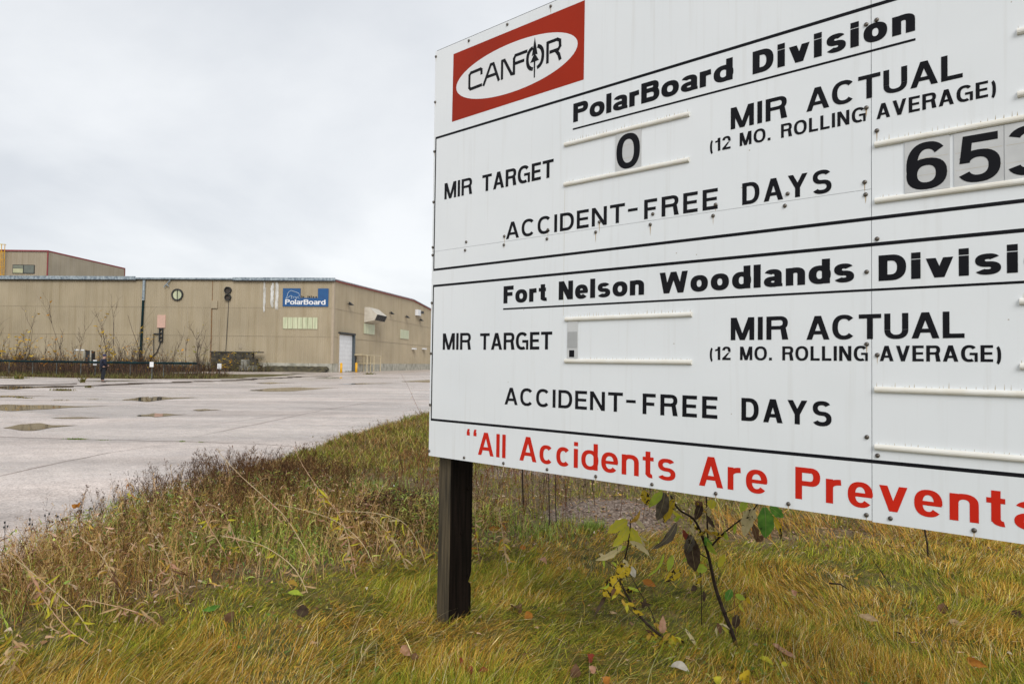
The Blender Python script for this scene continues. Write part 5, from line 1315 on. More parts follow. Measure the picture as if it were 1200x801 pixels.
# ------------------------------------------------------------------ single plants in the foreground
LM = {}
def leafmat(name, c1, c2, spots=None, sc=30):
    m = mat(name, c1, c2, sc, .7, spec=.12)
    if spots:
        t = m.node_tree; b = t.nodes['Principled BSDF']; old = b.inputs['Base Color'].links[0].from_socket
        co = t.nodes.new('ShaderNodeTexCoord'); n = t.nodes.new('ShaderNodeTexNoise'); n.inputs['Scale'].default_value = 36; n.inputs['Detail'].default_value = 6; n.inputs['Distortion'].default_value = .8
        t.links.new(co.outputs['Object'], n.inputs['Vector'])
        r = t.nodes.new('ShaderNodeMapRange'); r.inputs['From Min'].default_value = spots; r.inputs['From Max'].default_value = spots + .05
        t.links.new(n.outputs['Fac'], r.inputs[0]); mi = t.nodes.new('ShaderNodeMix'); mi.data_type = 'RGBA'
        t.links.new(r.outputs[0], mi.inputs[0]); t.links.new(old, mi.inputs[6]); mi.inputs[7].default_value = (.035, .024, .012, 1); t.links.new(mi.outputs[2], b.inputs['Base Color'])
    t = m.node_tree; b = t.nodes['Principled BSDF']; o = t.nodes['Material Output']; src = b.inputs['Base Color'].links[0].from_socket
    tr = t.nodes.new('ShaderNodeBsdfTranslucent'); t.links.new(src, tr.inputs['Color']); ms = t.nodes.new('ShaderNodeMixShader'); ms.inputs[0].default_value = .38
    t.links.new(b.outputs[0], ms.inputs[1]); t.links.new(tr.outputs[0], ms.inputs[2]); t.links.new(ms.outputs[0], o.inputs['Surface'])
    LM[name] = m
leafmat('yellow', (.62, .54, .05), (.50, .48, .06), .66); leafmat('spotted', (.60, .43, .03), (.45, .32, .03), .54); leafmat('green', (.16, .34, .05), (.09, .22, .04))
leafmat('lime', (.45, .55, .06), (.34, .42, .06), .68); leafmat('dark', (.055, .035, .025), (.10, .07, .045)); leafmat('greybrown', (.16, .135, .10), (.10, .08, .06), .62)
leafmat('pale', (.55, .47, .24), (.62, .52, .30), .62); leafmat('pink', (.60, .36, .25), (.42, .22, .13)); leafmat('straw', (.68, .50, .28), (.50, .32, .15)); leafmat('gold', (.60, .40, .07), (.42, .25, .05)); leafmat('orange', (.52, .22, .04), (.42, .17, .04), .66)
leafmat('beige', (.62, .47, .30), (.42, .29, .16), .68); leafmat('brown', (.20, .11, .06), (.13, .07, .04)); leafmat('red', (.30, .06, .035), (.20, .05, .03)); leafmat('whitish', (.62, .58, .50), (.5, .46, .38))
VEIN = mat('leaf_vein', (.46, .40, .18), (.36, .30, .14), 20, .7, spec=.1)
def leafgeo(base, tip, wd, fold=.25, curl=.15, roll=0.0, nrm=None, n=7):
    base, tip = Vector(base), Vector(tip); ax = tip - base; Ln = ax.length; d = ax.normalized()
    nrm = nrm or (Vector((0, 0, EYE)) - base).normalized()
    s = d.cross(nrm)
    s = s.normalized() if s.length > 1e-4 else d.orthogonal().normalized()
    up = s.cross(d)
    c_, s_ = math.cos(roll), math.sin(roll); s, up = s * c_ + up * s_, up * c_ - s * s_
    V = []; Fc = []
    for k in range(n + 1):
        t = k / n; w_ = wd * .5 * (math.sin(math.pi * min(1, t * .96 + .03)) ** .75) * (1.15 - .35 * t) + .0006
        c = base + d * (Ln * t) + up * (curl * Ln * math.sin(math.pi * t)) 
        wob = .12 * math.sin(k * 2.3) + .2 * math.sin(k * 1.1 + Ln * 90); w_ *= 1 + .13 * math.sin(k * 2.9 + wd * 300)
        V += [c - s * w_ + up * (w_ * (fold + wob)), c - s * w_ * .5 + up * (w_ * fold * .3), c, c + s * w_ * .5 + up * (w_ * fold * .3), c + s * w_ + up * (w_ * (fold - wob))]
        if k:
            for j in range(4): a = (k - 1) * 5 + j; Fc.append((a, a + 1, a + 6, a + 5))
    return [tuple(v) for v in V], Fc
def leaf(parent, base, tip, wd, m, name='leaf', **k):
    V, Fc = leafgeo(base, tip, wd, **k)
    o = mk(name, V, Fc, LM[m], parent, True)
    if wd >= .035 and name == 'leaf':
        c_ = [Vector(V[i * 5 + 2]) for i in range(len(V) // 5)]; vw = (Vector((0, 0, EYE)) - c_[0]).normalized() * .0009
        MB().tube([q + vw for q in c_], .0011, .0005, n=3).build('midrib', VEIN, o)
    return o
BK = mat('dark_bark', (.020, .013, .010), (.05, .034, .025), 40, .8, .3, 120, spec=.15)
sap = thing('sapling', (1.25, 3.95, height(1.25, 3.95)), 'dark stemmed sapling with large green, yellow and blackened leaves under the board', 'sapling')
def P(x, y, Y): return at(x, y, Y)
def stem(parent, pts, r0, r1, name='stem', m=None):
    q = [P(*p) for p in pts]; S = []
    for i in range(len(q) - 1):
        a = q[max(0, i - 1)]; b = q[i]; c = q[i + 1]; d = q[min(len(q) - 1, i + 2)]
        for k in range(4):
            t = k / 4; S.append(.5 * ((2 * b) + (c - a) * t + (2 * a - 5 * b + 4 * c - d) * t * t + (3 * b - a - 3 * c + d) * t ** 3))
    S.append(q[-1])
    return MB().tube(S, r0, r1, n=6).build(name, m or BK, parent, True)
YS = 4.0
stem(sap, [(866, 776, 3.93), (864, 766, 3.94), (859, 744, 3.95), (847, 713, 3.97), (838, 686, YS), (830, 650, YS), (822, 626, YS), (813, 608, YS), (795, 596, YS), (786, 580, YS)], .0135, .0045)
stem(sap, [(830, 646, YS), (829, 620, 4.02), (828, 587, 4.04), (826, 560, 4.05)], .0055, .003, 'branch')
stem(sap, [(830, 644, YS), (844, 628, 3.96), (862, 613, 3.92), (880, 600, 3.9), (889, 588, 3.88)], .006, .003, 'branch')
stem(sap, [(822, 731, 4.05), (822, 700, 4.05), (821, 671, 4.05), (819, 641, 4.05)], .003, .0015, 'branch')
stem(sap, [(832, 655, YS), (820, 648, 3.97), (811, 640, 3.95)], .0035, .002, 'branch')
stem(sap, [(838, 686, YS), (844, 672, 4.0), (840, 662, 4.02)], .002, .001, 'branch')
for (b, t_, Y, wd, m_, kw) in [
    ((779, 577), (770, 609), 3.98, .075, 'greybrown', dict(roll=.3)), ((776, 576), (760, 594), 3.96, .045, 'lime', {}), ((770, 566), (796, 574), 3.95, .040, 'green', {}),
    ((772, 574), (790, 566), 3.94, .040, 'lime', dict(roll=.4)), ((790, 585), (779, 612), 3.97, .065, 'spotted', dict(roll=-.4)), ((754, 574), (759, 592), 3.99, .05, 'spotted', {}),
    ((793, 612), (764, 643), 3.96, .055, 'greybrown', dict(roll=.7)), ((808, 626), (815, 669), 3.95, .085, 'dark', dict(fold=.5)), ((812, 628), (803, 650), 3.93, .05, 'greybrown', dict(fold=.4)),
    ((815, 664), (829, 667), 3.96, .05, 'lime', {}), ((798, 668), (779, 681), 3.98, .05, 'spotted', {}), ((788, 650), (783, 669), 3.99, .035, 'lime', {}), ((778, 648), (760, 674), 4.0, .022, 'lime', dict(roll=.8)),
    ((822, 590), (815, 609), 3.99, .045, 'dark', dict(fold=.6)), ((835, 585), (833, 596), 4.0, .05, 'yellow', {}), ((896, 594), (897, 630), 3.88, .088, 'green', dict(fold=.15, roll=.15)),
    ((884, 594), (872, 628), 3.90, .070, 'pale', dict(roll=-.3)), ((902, 593), (918, 606), 3.87, .05, 'green', {}), ((905, 604), (915, 632), 3.9, .035, 'spotted', dict(roll=.6)), ((888, 628), (893, 634), 3.9, .05, 'brown', {}),
    ((874, 586), (868, 600), 3.9, .04, 'lime', {}), ((880, 612), (886, 634), 3.91, .04, 'brown', dict(roll=.6)), ((816, 686), (810, 692), 4.03, .03, 'dark', {}), ((825, 692), (825, 705), 4.03, .02, 'dark', {}),
    ((833, 640), (826, 628), 4.0, .04, 'green', dict(roll=.3)), ((806, 632), (800, 620), 3.98, .03, 'red', {})]:
    leaf(sap, P(*b, Y), P(*t_, Y - .01), wd, m_, **kw)
sp2 = thing('sapling', P(830, 774, 3.95), 'thin leaning sapling with bright yellow top leaves left of the larger one', 'sapling')
stem(sp2, [(832, 776, 3.93), (828, 774, 3.93), (783, 750, 3.95), (753, 725, 3.97), (732, 692, YS), (727, 674, YS), (734, 647, YS), (738, 625, YS), (739, 608, YS)], .0095, .0035)
stem(sp2, [(770, 738, 3.96), (764, 718, 3.98), (756, 704, 4.0), (738, 671, 4.02), (735, 650, 4.02)], .003, .0015, 'branch')
stem(sp2, [(783, 750, 3.95), (792, 742, 3.94), (803, 736, 3.93)], .002, .001, 'branch')
for (b, t_, Y, wd, m_, kw) in [
    ((735, 609), (712, 624), 3.98, .060, 'yellow', dict(curl=.2)), ((736, 616), (718, 640), 3.97, .060, 'yellow', dict(roll=.4)), ((729, 639), (698, 656), 3.95, .038, 'pale', dict(roll=.5)),
    ((740, 618), (752, 639), 3.97, .050, 'yellow', dict(roll=-.3)), ((744, 607), (756, 620), 3.96, .024, 'pale', {}), ((738, 634), (761, 650), 3.95, .034, 'pale', dict(roll=.4)),
    ((738, 661), (722, 676), 3.97, .075, 'spotted', dict(fold=.1)), ((727, 675), (707, 698), 3.96, .095, 'spotted', dict(fold=.15, roll=.2)), ((712, 694), (696, 722), 3.95, .020, 'dark', dict(curl=-.25)),
    ((739, 663), (744, 676), 3.97, .035, 'whitish', {}), ((786, 750), (772, 763), 3.93, .070, 'spotted', {}), ((776, 741), (777, 721), 3.94, .040, 'pink', dict(fold=.5)),
    ((803, 736), (817, 757), 3.92, .018, 'pale', dict(curl=.3)), ((753, 712), (757, 700), 3.99, .02, 'dark', {})]:
    leaf(sp2, P(*b, Y), P(*t_, Y - .01), wd, m_, **kw)
for sp_, spots_ in ((sap, [(797, 604, 3.97), (786, 598, 3.98), (820, 622, 3.98), (812, 612, 3.97), (828, 604, 4.0), (829, 634, 3.98), (862, 612, 3.92), (850, 622, 3.94), (872, 604, 3.91), (780, 588, 3.97), (768, 584, 3.97), (893, 606, 3.89), (880, 596, 3.89), (842, 664, 3.98), (822, 676, 4.03), (862, 752, 3.95)]),
                    (sp2, [(738, 612, 3.97), (739, 628, 3.98), (734, 640, 3.98), (731, 655, 3.98), (729, 668, 3.98), (736, 688, 3.99), (750, 704, 3.97), (744, 690, 4.0), (766, 730, 3.95), (783, 748, 3.94)])):
    for (px_, py_, Y_) in spots_:
        a_ = rnd.uniform(-2.6, -.2) if rnd.random() < .75 else rnd.uniform(0, 6.28); q_ = rnd.uniform(10, 22)
        leaf(sp_, P(px_, py_, Y_), P(px_ + q_ * math.cos(a_), py_ - q_ * math.sin(a_) * .9, Y_ - rnd.uniform(-.03, .05)), rnd.uniform(.018, .034), rnd.choice(['yellow', 'lime', 'lime', 'spotted', 'gold', 'brown', 'dark', 'pale']),
             fold=rnd.uniform(.2, .7), curl=rnd.uniform(-.25, .3), roll=rnd.uniform(-.8, .8))
for sp_, roots in ((sap, [(849, 718, 3.97), (835, 668, 4.0), (829, 634, 4.0), (843, 629, 3.96), (858, 742, 3.95), (812, 607, 4.0), (828, 600, 4.03)]), (sp2, [(783, 750, 3.95), (740, 706, 3.99), (729, 668, 4.0), (735, 640, 4.0), (806, 762, 3.94), (756, 728, 3.97)])):
    for (px_, py_, Y_) in roots:
        sx_ = rnd.choice((-1, 1)); l_ = rnd.uniform(18, 40)
        e_ = (px_ + sx_ * l_ * .8, py_ - l_ * rnd.uniform(.35, .9), Y_ - rnd.uniform(-.08, .06)); m1_ = ((px_ * .5 + e_[0] * .5), py_ * .5 + e_[1] * .5 + 3, Y_)
        stem(sp_, [(px_, py_, Y_), m1_, e_], .0022, .0009, 'twig')
        for q_ in range(4):
            f_ = .45 + .55 * rnd.random(); bx = px_ + (e_[0] - px_) * f_; by = py_ + (e_[1] - py_) * f_; a_ = rnd.uniform(-2.7, -.3); L2 = rnd.uniform(8, 15)
            leaf(sp_, P(bx, by, e_[2]), P(bx + L2 * math.cos(a_), by - L2 * math.sin(a_), e_[2] - .02), rnd.uniform(.014, .026), rnd.choice(['yellow', 'lime', 'gold', 'brown', 'spotted', 'pale']), fold=rnd.uniform(.2, .8), curl=rnd.uniform(-.3, .35), roll=rnd.uniform(-1, 1), n=5)
sp3 = thing('seedling', P(861, 738, 4.0), 'small red stemmed seedling with one green and one dark leaf beside the sapling', 'seedling')
stem(sp3, [(862, 742, 4.0), (861, 720, 4.0), (860, 688, 4.0)], .0025, .0012, m=mat('red_stem', (.2, .06, .05), (.15, .05, .04), 20, .6))
leaf(sp3, P(857, 690, 4.0), P(851, 704, 3.99), .042, 'green'); leaf(sp3, P(864, 720, 3.99), P(861, 736, 3.98), .045, 'dark', fold=.5); leaf(sp3, P(862, 696, 4.0), P(873, 702, 3.99), .03, 'lime')

STRAW = mat('tan_stalk', (.58, .43, .25), (.68, .54, .32), 14, .7); PNK = mat('pink_stalk', (.60, .36, .24), (.54, .38, .22), 14, .7)
def stalk(pts, label, nl=9, m=STRAW, r=.0032, cols=('beige', 'pink', 'yellow', 'brown'), fluff=True, lens=.085, lo=.05, hi=.6, name='willowherb', cat='dead stalk'):
    b = gp(*pts[0]); b.z = float(height(b.x, b.y)); Y = b.y
    t = thing(name, b, label, cat, 'withered stalks along the weed bank')
    pp = [(p[0], p[1], Y - .05 * i) for i, p in enumerate(pts)]; 
    pp[0] = (pts[0][0], pts[0][1] + 3, Y)
    stem(t, pp, r, r * .35, m=m)
    q = [at(*p) for p in pp]
    tot = len(q) - 1
    nl = int(nl * 2.2)
    for k in range(nl):
        f = lo + (hi - lo) * (k + rnd.random()) / nl; i = min(tot - 1, int(f * tot)); a = q[i].lerp(q[i + 1], f * tot - i)
        dv = Vector((rnd.uniform(-1, 1), rnd.uniform(-.5, .2), rnd.uniform(-1.1, .35))).normalized() * lens * rnd.uniform(.6, 1.3)
        leaf(t, a, a + dv, rnd.uniform(.008, .016), rnd.choice(cols + ('straw', 'straw', 'gold')), curl=rnd.uniform(-.5, .5), fold=.7, roll=rnd.uniform(-1.2, 1.2), n=6)
    if fluff:
        mb = MB()
        for k in range(16):
            f = 1 - .35 * rnd.random(); i = min(tot - 1, int(f * tot)); a = q[i].lerp(q[i + 1], f * tot - i)
            dv = Vector((rnd.uniform(-1, 1), rnd.uniform(-1, 1), rnd.uniform(-.2, 1))).normalized() * rnd.uniform(.015, .05)
            mb.tube([a, a + dv], .0012, .0005, n=3)
        mb.build('seed_pods', m, t)
    return t
stalk([(377, 674), (341, 615), (320, 591), (285, 560), (260, 534), (254, 525)], 'tall tan stalk leaning left high over the pavement edge', 8)
stalk([(366, 704), (346, 667), (314, 642), (288, 633), (258, 627)], 'arching tan stalk bending left to a horizontal tip', 5, cols=('yellow', 'beige'))
stalk([(441, 668), (425, 637), (395, 611), (355, 597), (320, 590)], 'long bare stalk arching left above the dark fern patch', 5, m=STRAW, cols=('pink', 'yellow'))
stalk([(419, 684), (408, 632), (395, 600), (368, 565), (352, 540), (344, 522)], 'tall straight stalk with pink dangling leaves right of the weed bank', 14, m=PNK, cols=('pink', 'beige', 'yellow'), lens=.10)
stalk([(501, 664), (488, 632), (470, 610), (440, 601), (410, 599), (392, 600)], 'pale stalk arching left from beside the post', 7, cols=('yellow', 'pale'))
stalk([(482, 671), (462, 634), (446, 615), (432, 602)], 'short curved stalk with narrow yellow leaves before the fern patch', 11, cols=('yellow', 'pale', 'beige'))
stalk([(275, 674), (262, 645), (246, 618), (235, 597), (222, 577)], 'thick pinkish stalk leaning left in the middle of the weed bank', 9, m=PNK, r=.0036)
stalk([(300, 668), (278, 635), (262, 600), (240, 588)], 'pink tinged stalk just right of the thick pinkish one', 8, m=PNK)
stalk([(197, 738), (172, 722), (147, 713), (118, 706), (95, 702)], 'low bent stalk with curled beige leaves lying over the moss', 12, cols=('beige', 'pink', 'brown'), m=PNK, r=.004)
stalk([(119, 760), (80, 737), (50, 700), (33, 668), (12, 640), (-6, 626)], 'long pink stalk leaning out to the left picture edge', 10, m=PNK)
stalk([(112, 750), (90, 717), (57, 687), (30, 664), (8, 648)], 'second long stalk leaning left beside the pink one', 9)
stalk([(150, 715), (135, 680), (118, 650), (95, 630)], 'brown stalk with drooping beige leaves near the left verge', 12, cols=('beige', 'brown'))
stalk([(215, 718), (204, 680), (196, 650), (180, 625)], 'upright stalk with withered beige leaves in the left weed bank', 12, cols=('beige', 'brown', 'pink'))
stalk([(150, 640), (160, 610), (156, 585), (148, 560)], 'thin reddish stalk with yellow leaves against the grey pavement', 9, m=PNK, cols=('yellow', 'pink', 'orange'), lens=.09, hi=.95)
stalk([(16, 790), (15, 760), (14, 738)], 'small yellow leaved stalk in the bottom left corner', 8, cols=('yellow', 'pink', 'pale'), lens=.09, hi=.95, fluff=False)
stalk([(598, 684), (592, 650), (588, 620), (586, 598)], 'yellowish stalk just right of the post with narrow upright leaves', 7, cols=('yellow', 'pale'), lens=.07)
stalk([(594, 656), (590, 628), (586, 606), (583, 590)], 'pink stalk with an orange side leaf right of the post', 6, m=PNK, cols=('orange', 'pink'), lens=.08)
stalk([(563, 662), (558, 628), (557, 605), (556, 590)], 'reddish stalk close against the right side of the post', 9, m=PNK, cols=('orange', 'brown', 'yellow'), lens=.06)
stalk([(496, 488), (486, 470), (478, 452), (470, 438)], 'very thin reddish twig rising past the far pavement edge', 2, m=mat('red_twig', (.22, .10, .08), (.16, .08, .06), 20, .7), r=.006, fluff=True, cols=('brown',))
for i, (px, py, hp, lab) in enumerate(((6, 652, 40, 'thin dark seed stalk nearest the left picture edge'), (37, 655, 46, 'dark seed stalk with a side head, second from the left edge'), (55, 648, 44, 'dark seed stalk standing left of a matching pair'),
                                     (68, 646, 42, 'dark seed stalk forming the right one of a matching pair'), (104, 636, 40, 'dark seed stalk next to an orange leaf'), (92, 640, 46, 'seed stalk topped by an orange leaf'))):
    b = gp(px, py); t = thing('seed_stalk', (b.x, b.y, 0), lab, 'seed stalk', 'dark seed stalks at the pavement edge')
    MB().tube([at(px, py + 8, b.y), at(px - 1, py - hp * .5, b.y), at(px + 1, py - hp, b.y)], .0022, .0012, n=4).build('stem', BK, t)
    hd_ = MB()
    for k in range(4):
        c = at(px + rnd.uniform(-3, 4), py - hp + rnd.uniform(-2, 9) * (k > 0), b.y)
        hd_.tube([c - Vector((0, 0, .008)), c, c + Vector((0, 0, .008))], .004, .007, n=5)
        hd_.tube([at(px, py - hp * .6, b.y), c], .0012, n=3)
    hd_.build('seed_head', M['dark'], t, True)
    if i == 5: leaf(t, at(px - 2, py - hp, b.y), at(px - 8, py - hp - 3, b.y - .03), .04, 'orange'); leaf(t, at(px - 2, py - hp, b.y), at(px + 2, py - hp - 6, b.y - .03), .03, 'orange')
# dark sticks behind the board
for px, py, tp, r, lab in ((614, 604, 540, .010, 'black dead stalk behind the board right of the post'), (645, 629, 555, .006, 'thin dark stalk left of its twin behind the board'), (652.5, 627, 555, .005, 'thin dark stalk right of its twin behind the board'),
                           (1088, 660, 612, .009, 'dark stick leaning left below the board at the right'), (697, 572, 552, .008, 'short black stick under the middle of the board')):
    b = gp(px, py); b.z = float(height(b.x, b.y)); t = thing('dead_stick', b, lab, 'stick')
    MB().tube([at(px, py + 3, b.y), at(px - 1.5, (py + tp) / 2, b.y), at(px - (6 if px > 1000 else 2), tp, b.y)], r, r * .7, n=6).build('stem', BK, t)
    mb = MB()
    for k in range(9):
        f = rnd.random(); c = at(px - 1, py + (tp - py) * f, b.y); mb.tube([c, c + Vector((rnd.uniform(-.05, .05), rnd.uniform(-.04, .04), rnd.uniform(0, .05)))], .002, .001, n=3)
    mb.build('twigs', BK, t)
stk_ = thing('dead_stick', gp(1044, 686), 'thin black stick leaning left in the tawny grass at the right', 'stick')
stem(stk_, [(1044, 687, 5.0), (1033, 670, 5.0), (1023, 656, 5.0)], .004, .002)
MB().tube([gp(972, 683, .07), gp(985, 684, .09), gp(995, 691, .06)], .007, .004, n=6).build('curl', BK, thing('fallen_twig', gp(985, 686, .05), 'curled dark twig lying in the moss right of the sapling', 'twig'))
# fallen leaves
FLv = [(797, 783, 22, 9, -15, 'whitish', 'ragged whitish fallen leaf left of the sapling foot'), (919, 762, 24, 8, -42, 'pink', 'long pink fallen leaf right of the sapling foot'), (898, 774, 14, 8, -30, 'yellow', 'yellow fallen leaf under the long pink one'),
       (919, 778, 9, 5, 10, 'yellow', 'small yellow fallen leaf right of the larger yellow one'), (877, 793, 11, 20, 80, 'spotted', 'upright yellow spotted leaf at the bottom edge under the sapling'), (843, 797, 12, 8, 60, 'yellow', 'yellow leaf at the bottom edge left of the spotted one'),
       (1018, 724, 20, 7, -18, 'beige', 'beige fallen leaf in the moss right of the sapling'), (1120, 729, 12, 6, -25, 'beige', 'small beige fallen leaf near the right edge'), (1145, 776, 18, 8, -30, 'orange', 'orange fallen leaf in the lower right corner'),
       (1105, 712, 10, 14, 80, 'brown', 'brown curled leaf standing in the moss at the right'), (1192, 722, 14, 8, -40, 'dark', 'blackened fallen leaf at the right picture edge'), (1001, 792, 10, 6, 15, 'yellow', 'small yellow leaf on the bottom edge right of centre'),
       (930, 694, 10, 5, -50, 'pink', 'small pinkish leaf in the moss behind the sapling'), (761, 683, 16, 7, -30, 'orange', 'orange leaf caught between the two saplings'), (476, 762, 18, 9, -35, 'pink', 'pinkish curled leaf in the moss left of the post foot'),
       (486, 769, 12, 7, -10, 'brown', 'brown leaf touching the pinkish one left of the post foot'), (551, 784, 6, 12, 70, 'red', 'red leaf standing upright near the bottom edge'), (567, 785, 12, 5, 5, 'red', 'flat red leaf near the bottom edge beside the upright red one'),
       (540, 775, 6, 12, 100, 'red', 'thin reddish curled leaf just before the post'), (673, 785, 11, 18, 75, 'brown', 'brown crumpled leaf on the bottom edge right of the post'), (691, 771, 10, 12, -60, 'red', 'dark red leaf above the brown crumpled one'),
       (694, 784, 12, 7, -50, 'pink', 'pale pink leaf beside the brown crumpled one'), (712, 797, 12, 8, 50, 'orange', 'orange leaf on the bottom edge right of the brown one'), (605, 716, 16, 9, -40, 'brown', 'brown leaf in the moss right of the post'),
       (619, 721, 9, 13, 110, 'orange', 'orange brown leaf next to the brown leaf right of the post'), (613, 641, 8, 5, 0, 'orange', 'small orange leaf on the grass behind the post'), (636, 658, 13, 6, -35, 'pink', 'pink leaf on the grass right behind the post'),
       (667, 666, 6, 4, 0, 'beige', 'tiny beige leaf in the tawny grass'), (387, 560, 6, 4, 0, 'whitish', 'small white scrap on the verge near the pavement'), (355, 715, 12, 16, 100, 'dark', 'blackened leaf hanging in the moss left of the post'),
       (343, 684, 20, 6, -20, 'gold', 'bright yellow leaf over the moss at the foot of the weed bank'), (346, 696, 24, 7, -8, 'lime', 'yellow green lobed leaf below the bright yellow one'), (248, 712, 18, 5, 20, 'green', 'green leaf lying on the moss before the weed bank'),
       (270, 722, 10, 16, 60, 'brown', 'dark curled leaf hanging before the weed bank'), (580, 619, 16, 5, 5, 'orange', 'orange leaf hanging right of the post'), (583, 597, 8, 6, 0, 'beige', 'beige leaf on the litter right of the post'), (591, 594, 7, 4, 0, 'yellow', 'yellow leaf beside the beige one right of the post')]
for (px, py, lw, lh, ang, m_, lab) in FLv:
    g0 = gp(px, py, .080); Y = g0.y; k = Y / F_PX; L_ = max(lw, lh) * k * .85; W2 = min(lw, lh) * k * 1.15
    a = R(ang) if lw >= lh else R(ang)
    t = thing('fallen_leaf', g0, lab, 'leaf', 'fallen leaves on the verge')
    d = Vector((math.cos(a), .15, math.sin(a))) * L_ * .5
    if abs(ang) < 50: d = Vector((math.cos(a), math.sin(a) * 2.2, math.sin(a) * .3)) * L_ * .5
    leaf(t, g0 - d, g0 + d, W2, m_, name='blade', fold=rnd.uniform(.3, .9), curl=rnd.uniform(-.1, .35), roll=rnd.uniform(-.6, .6), nrm=(Vector((0, 0, EYE)) - g0).normalized() + Vector((0, 0, .5)))
    MB().tube([g0 - d, g0 - d * 1.35 - Vector((0, 0, .004))], .0010, .0006, n=3).build('leaf_stem', LM[m_], t)

# ------------------------------------------------------------------ the man in the yard
pb = gp(120.5, 447.3)
man = thing('person', pb, 'man in dark blue jacket, dark trousers and cap standing alone in the yard', 'person')
def skin(name, verts, edges, radii, m, parent, root=0, sub=2):
    me = bpy.data.meshes.new(name); me.from_pydata(verts, edges, []); me.materials.append(m)
    o = bpy.data.objects.new(name, me); COL.objects.link(o); o.parent = parent
    sk = o.modifiers.new('skin', 'SKIN'); sk.use_smooth_shade = True
    for v, r in zip(me.skin_vertices[0].data, radii): v.radius = r if isinstance(r, tuple) else (r, r); v.use_root = False
    me.skin_vertices[0].data[root].use_root = True
    s = o.modifiers.new('sub', 'SUBSURF'); s.levels = sub; s.render_levels = sub
    dg = bpy.context.evaluated_depsgraph_get(); em = bpy.data.meshes.new_from_object(o.evaluated_get(dg)); 
    if not em.materials: em.materials.append(m)
    o.modifiers.clear(); o.data = em
    return o
FLESH = mat('flesh', (.45, .27, .20), (.40, .24, .18), 12, .6); NAVY = mat('navy_cloth', (.006, .009, .022), (.010, .014, .032), 20, .9); TRO = mat('dark_trousers', (.008, .010, .016), (.014, .016, .022), 20, .9)
SHOE = mat('black_shoe', (.012, .010, .010), (.02, .018, .016), 20, .5); CAPM = mat('navy_cap', (.02, .022, .06), (.03, .03, .08), 20, .8); CAPB = mat('pale_blue_visor', (.22, .42, .52), (.2, .38, .48), 20, .6)
# faces +X and a little away; y is his left
bv_ = [(0, 0, .95), (.0, 0, 1.12), (.01, 0, 1.34), (.02, 0, 1.46), (.035, 0, 1.53), (.05, 0, 1.62), (.05, 0, 1.70), (.145, 0, 1.605),
       (0, .17, 1.42), (.03, .24, 1.16), (.19, .13, 1.02), (.25, .06, 1.03), (0, -.17, 1.42), (.03, -.24, 1.16), (.19, -.13, 1.02), (.25, -.06, 1.03),
       (0, .10, .88), (.02, .12, .50), (-.02, .13, .09), (.11, .14, .04), (0, -.10, .88), (-.01, -.13, .50), (-.05, -.15, .09), (.08, -.16, .04)]
be_ = [(0, 1), (1, 2), (2, 3), (3, 4), (4, 5), (5, 6), (5, 7), (2, 8), (8, 9), (9, 10), (10, 11), (2, 12), (12, 13), (13, 14), (14, 15), (0, 16), (16, 17), (17, 18), (18, 19), (0, 20), (20, 21), (21, 22), (22, 23)]
br_ = [.13, .12, .13, .075, .055, .090, .062, .016, .055, .042, .032, .030, .055, .042, .032, .030, .075, .055, .04, .03, .075, .055, .04, .03]
skin('body', bv_, be_, br_, FLESH, man)
jk = [(0, 0, .86), (-.01, 0, 1.12), (0, 0, 1.34), (.015, 0, 1.46), (-.01, .19, 1.41), (.0, .27, 1.16), (.15, .17, 1.02), (-.01, -.19, 1.41), (.0, -.27, 1.16), (.15, -.17, 1.02)]
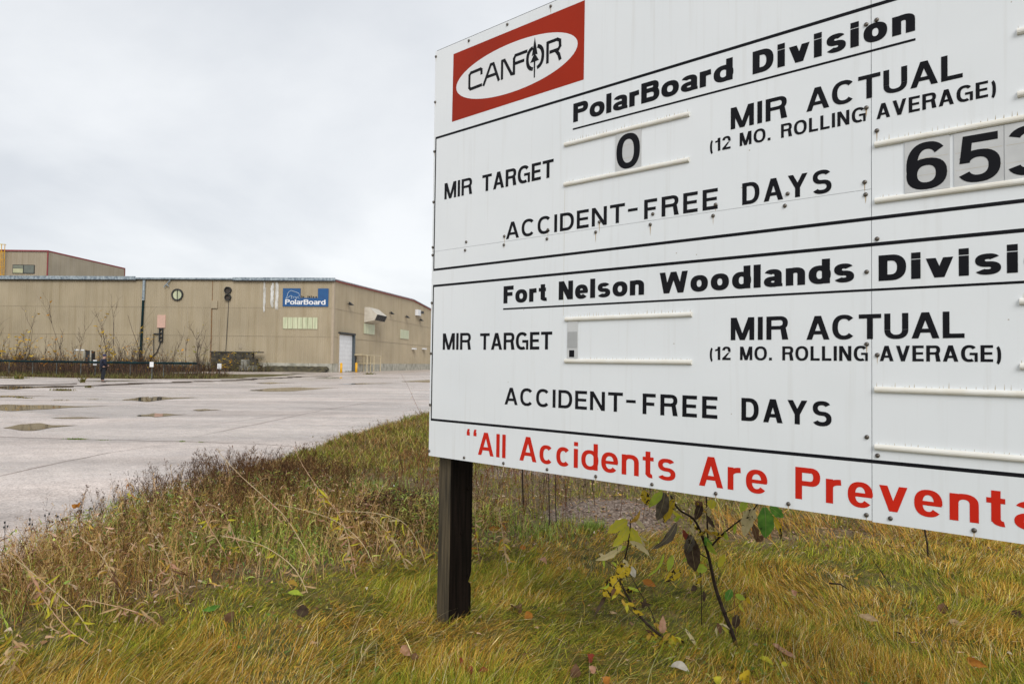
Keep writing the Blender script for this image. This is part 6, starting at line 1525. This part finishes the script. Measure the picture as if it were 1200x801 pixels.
skin('jacket', jk, [(0, 1), (1, 2), (2, 3), (2, 4), (4, 5), (5, 6), (2, 7), (7, 8), (8, 9)], [(.165, .20), (.155, .19), (.155, .19), .085, .085, .068, .052, .085, .068, .052], NAVY, man)
tr = [(0, 0, .92), (0, .10, .84), (.02, .12, .50), (-.02, .13, .11), (0, -.10, .84), (-.01, -.13, .50), (-.05, -.15, .11)]
skin('trousers', tr, [(0, 1), (1, 2), (2, 3), (0, 4), (4, 5), (5, 6)], [.15, .105, .078, .062, .105, .078, .062], TRO, man)
for sy, sx in ((.135, -.04), (-.155, -.07)):
    skin('shoe', [(sx, sy, .045), (sx + .10, sy, .045), (sx + .20, sy * 1.05, .035)], [(0, 1), (1, 2)], [.048, .050, .038], SHOE, man, sub=1)
for sy in (.06, -.06):                                   # fingers laced at the front
    for k in range(5):
        z = 1.075 - k * .018 if k < 4 else 1.09
        skin('finger', [(.262, sy, z), (.292, sy * .55, z - .004), (.290, sy * (.05 + .06 * k), z - .008)], [(0, 1), (1, 2)], [.0095, .0085, .007], FLESH, man, sub=1)
cp = MB(lambda a, b, c: (pb.x + a, pb.y + b, c))
Vc = []; Fc = []; nn = 12
for j, (rr, zz) in enumerate(((.112, 1.645), (.112, 1.70), (.085, 1.755), (.03, 1.775))):
    for k in range(nn): a = 2 * math.pi * k / nn; Vc.append((.045 + rr * math.cos(a) * 1.08, rr * .88 * math.sin(a), zz))
for j in range(3):
    for k in range(nn): a = j * nn + k; b = j * nn + (k + 1) % nn; Fc.append((a, b, b + nn, a + nn))
Fc.append(tuple(range(3 * nn, 4 * nn)))
cap_o = cp.add(Vc, Fc).build('cap', CAPM, man, True)
MB(lambda a, b, c: (pb.x + a, pb.y + b, c)).add([(.12, -.08, 1.66), (.12, .08, 1.66), (.235, .05, 1.64), (.235, -.05, 1.64), (.12, -.08, 1.672), (.12, .08, 1.672), (.235, .05, 1.652), (.235, -.05, 1.652)],
    [(0, 3, 2, 1), (4, 5, 6, 7), (0, 1, 5, 4), (1, 2, 6, 5), (2, 3, 7, 6), (3, 0, 4, 7)]).build('visor', CAPB, cap_o)
man.rotation_euler = (0, 0, R(48)); man.scale = (1.15, 1.22, 1.04)
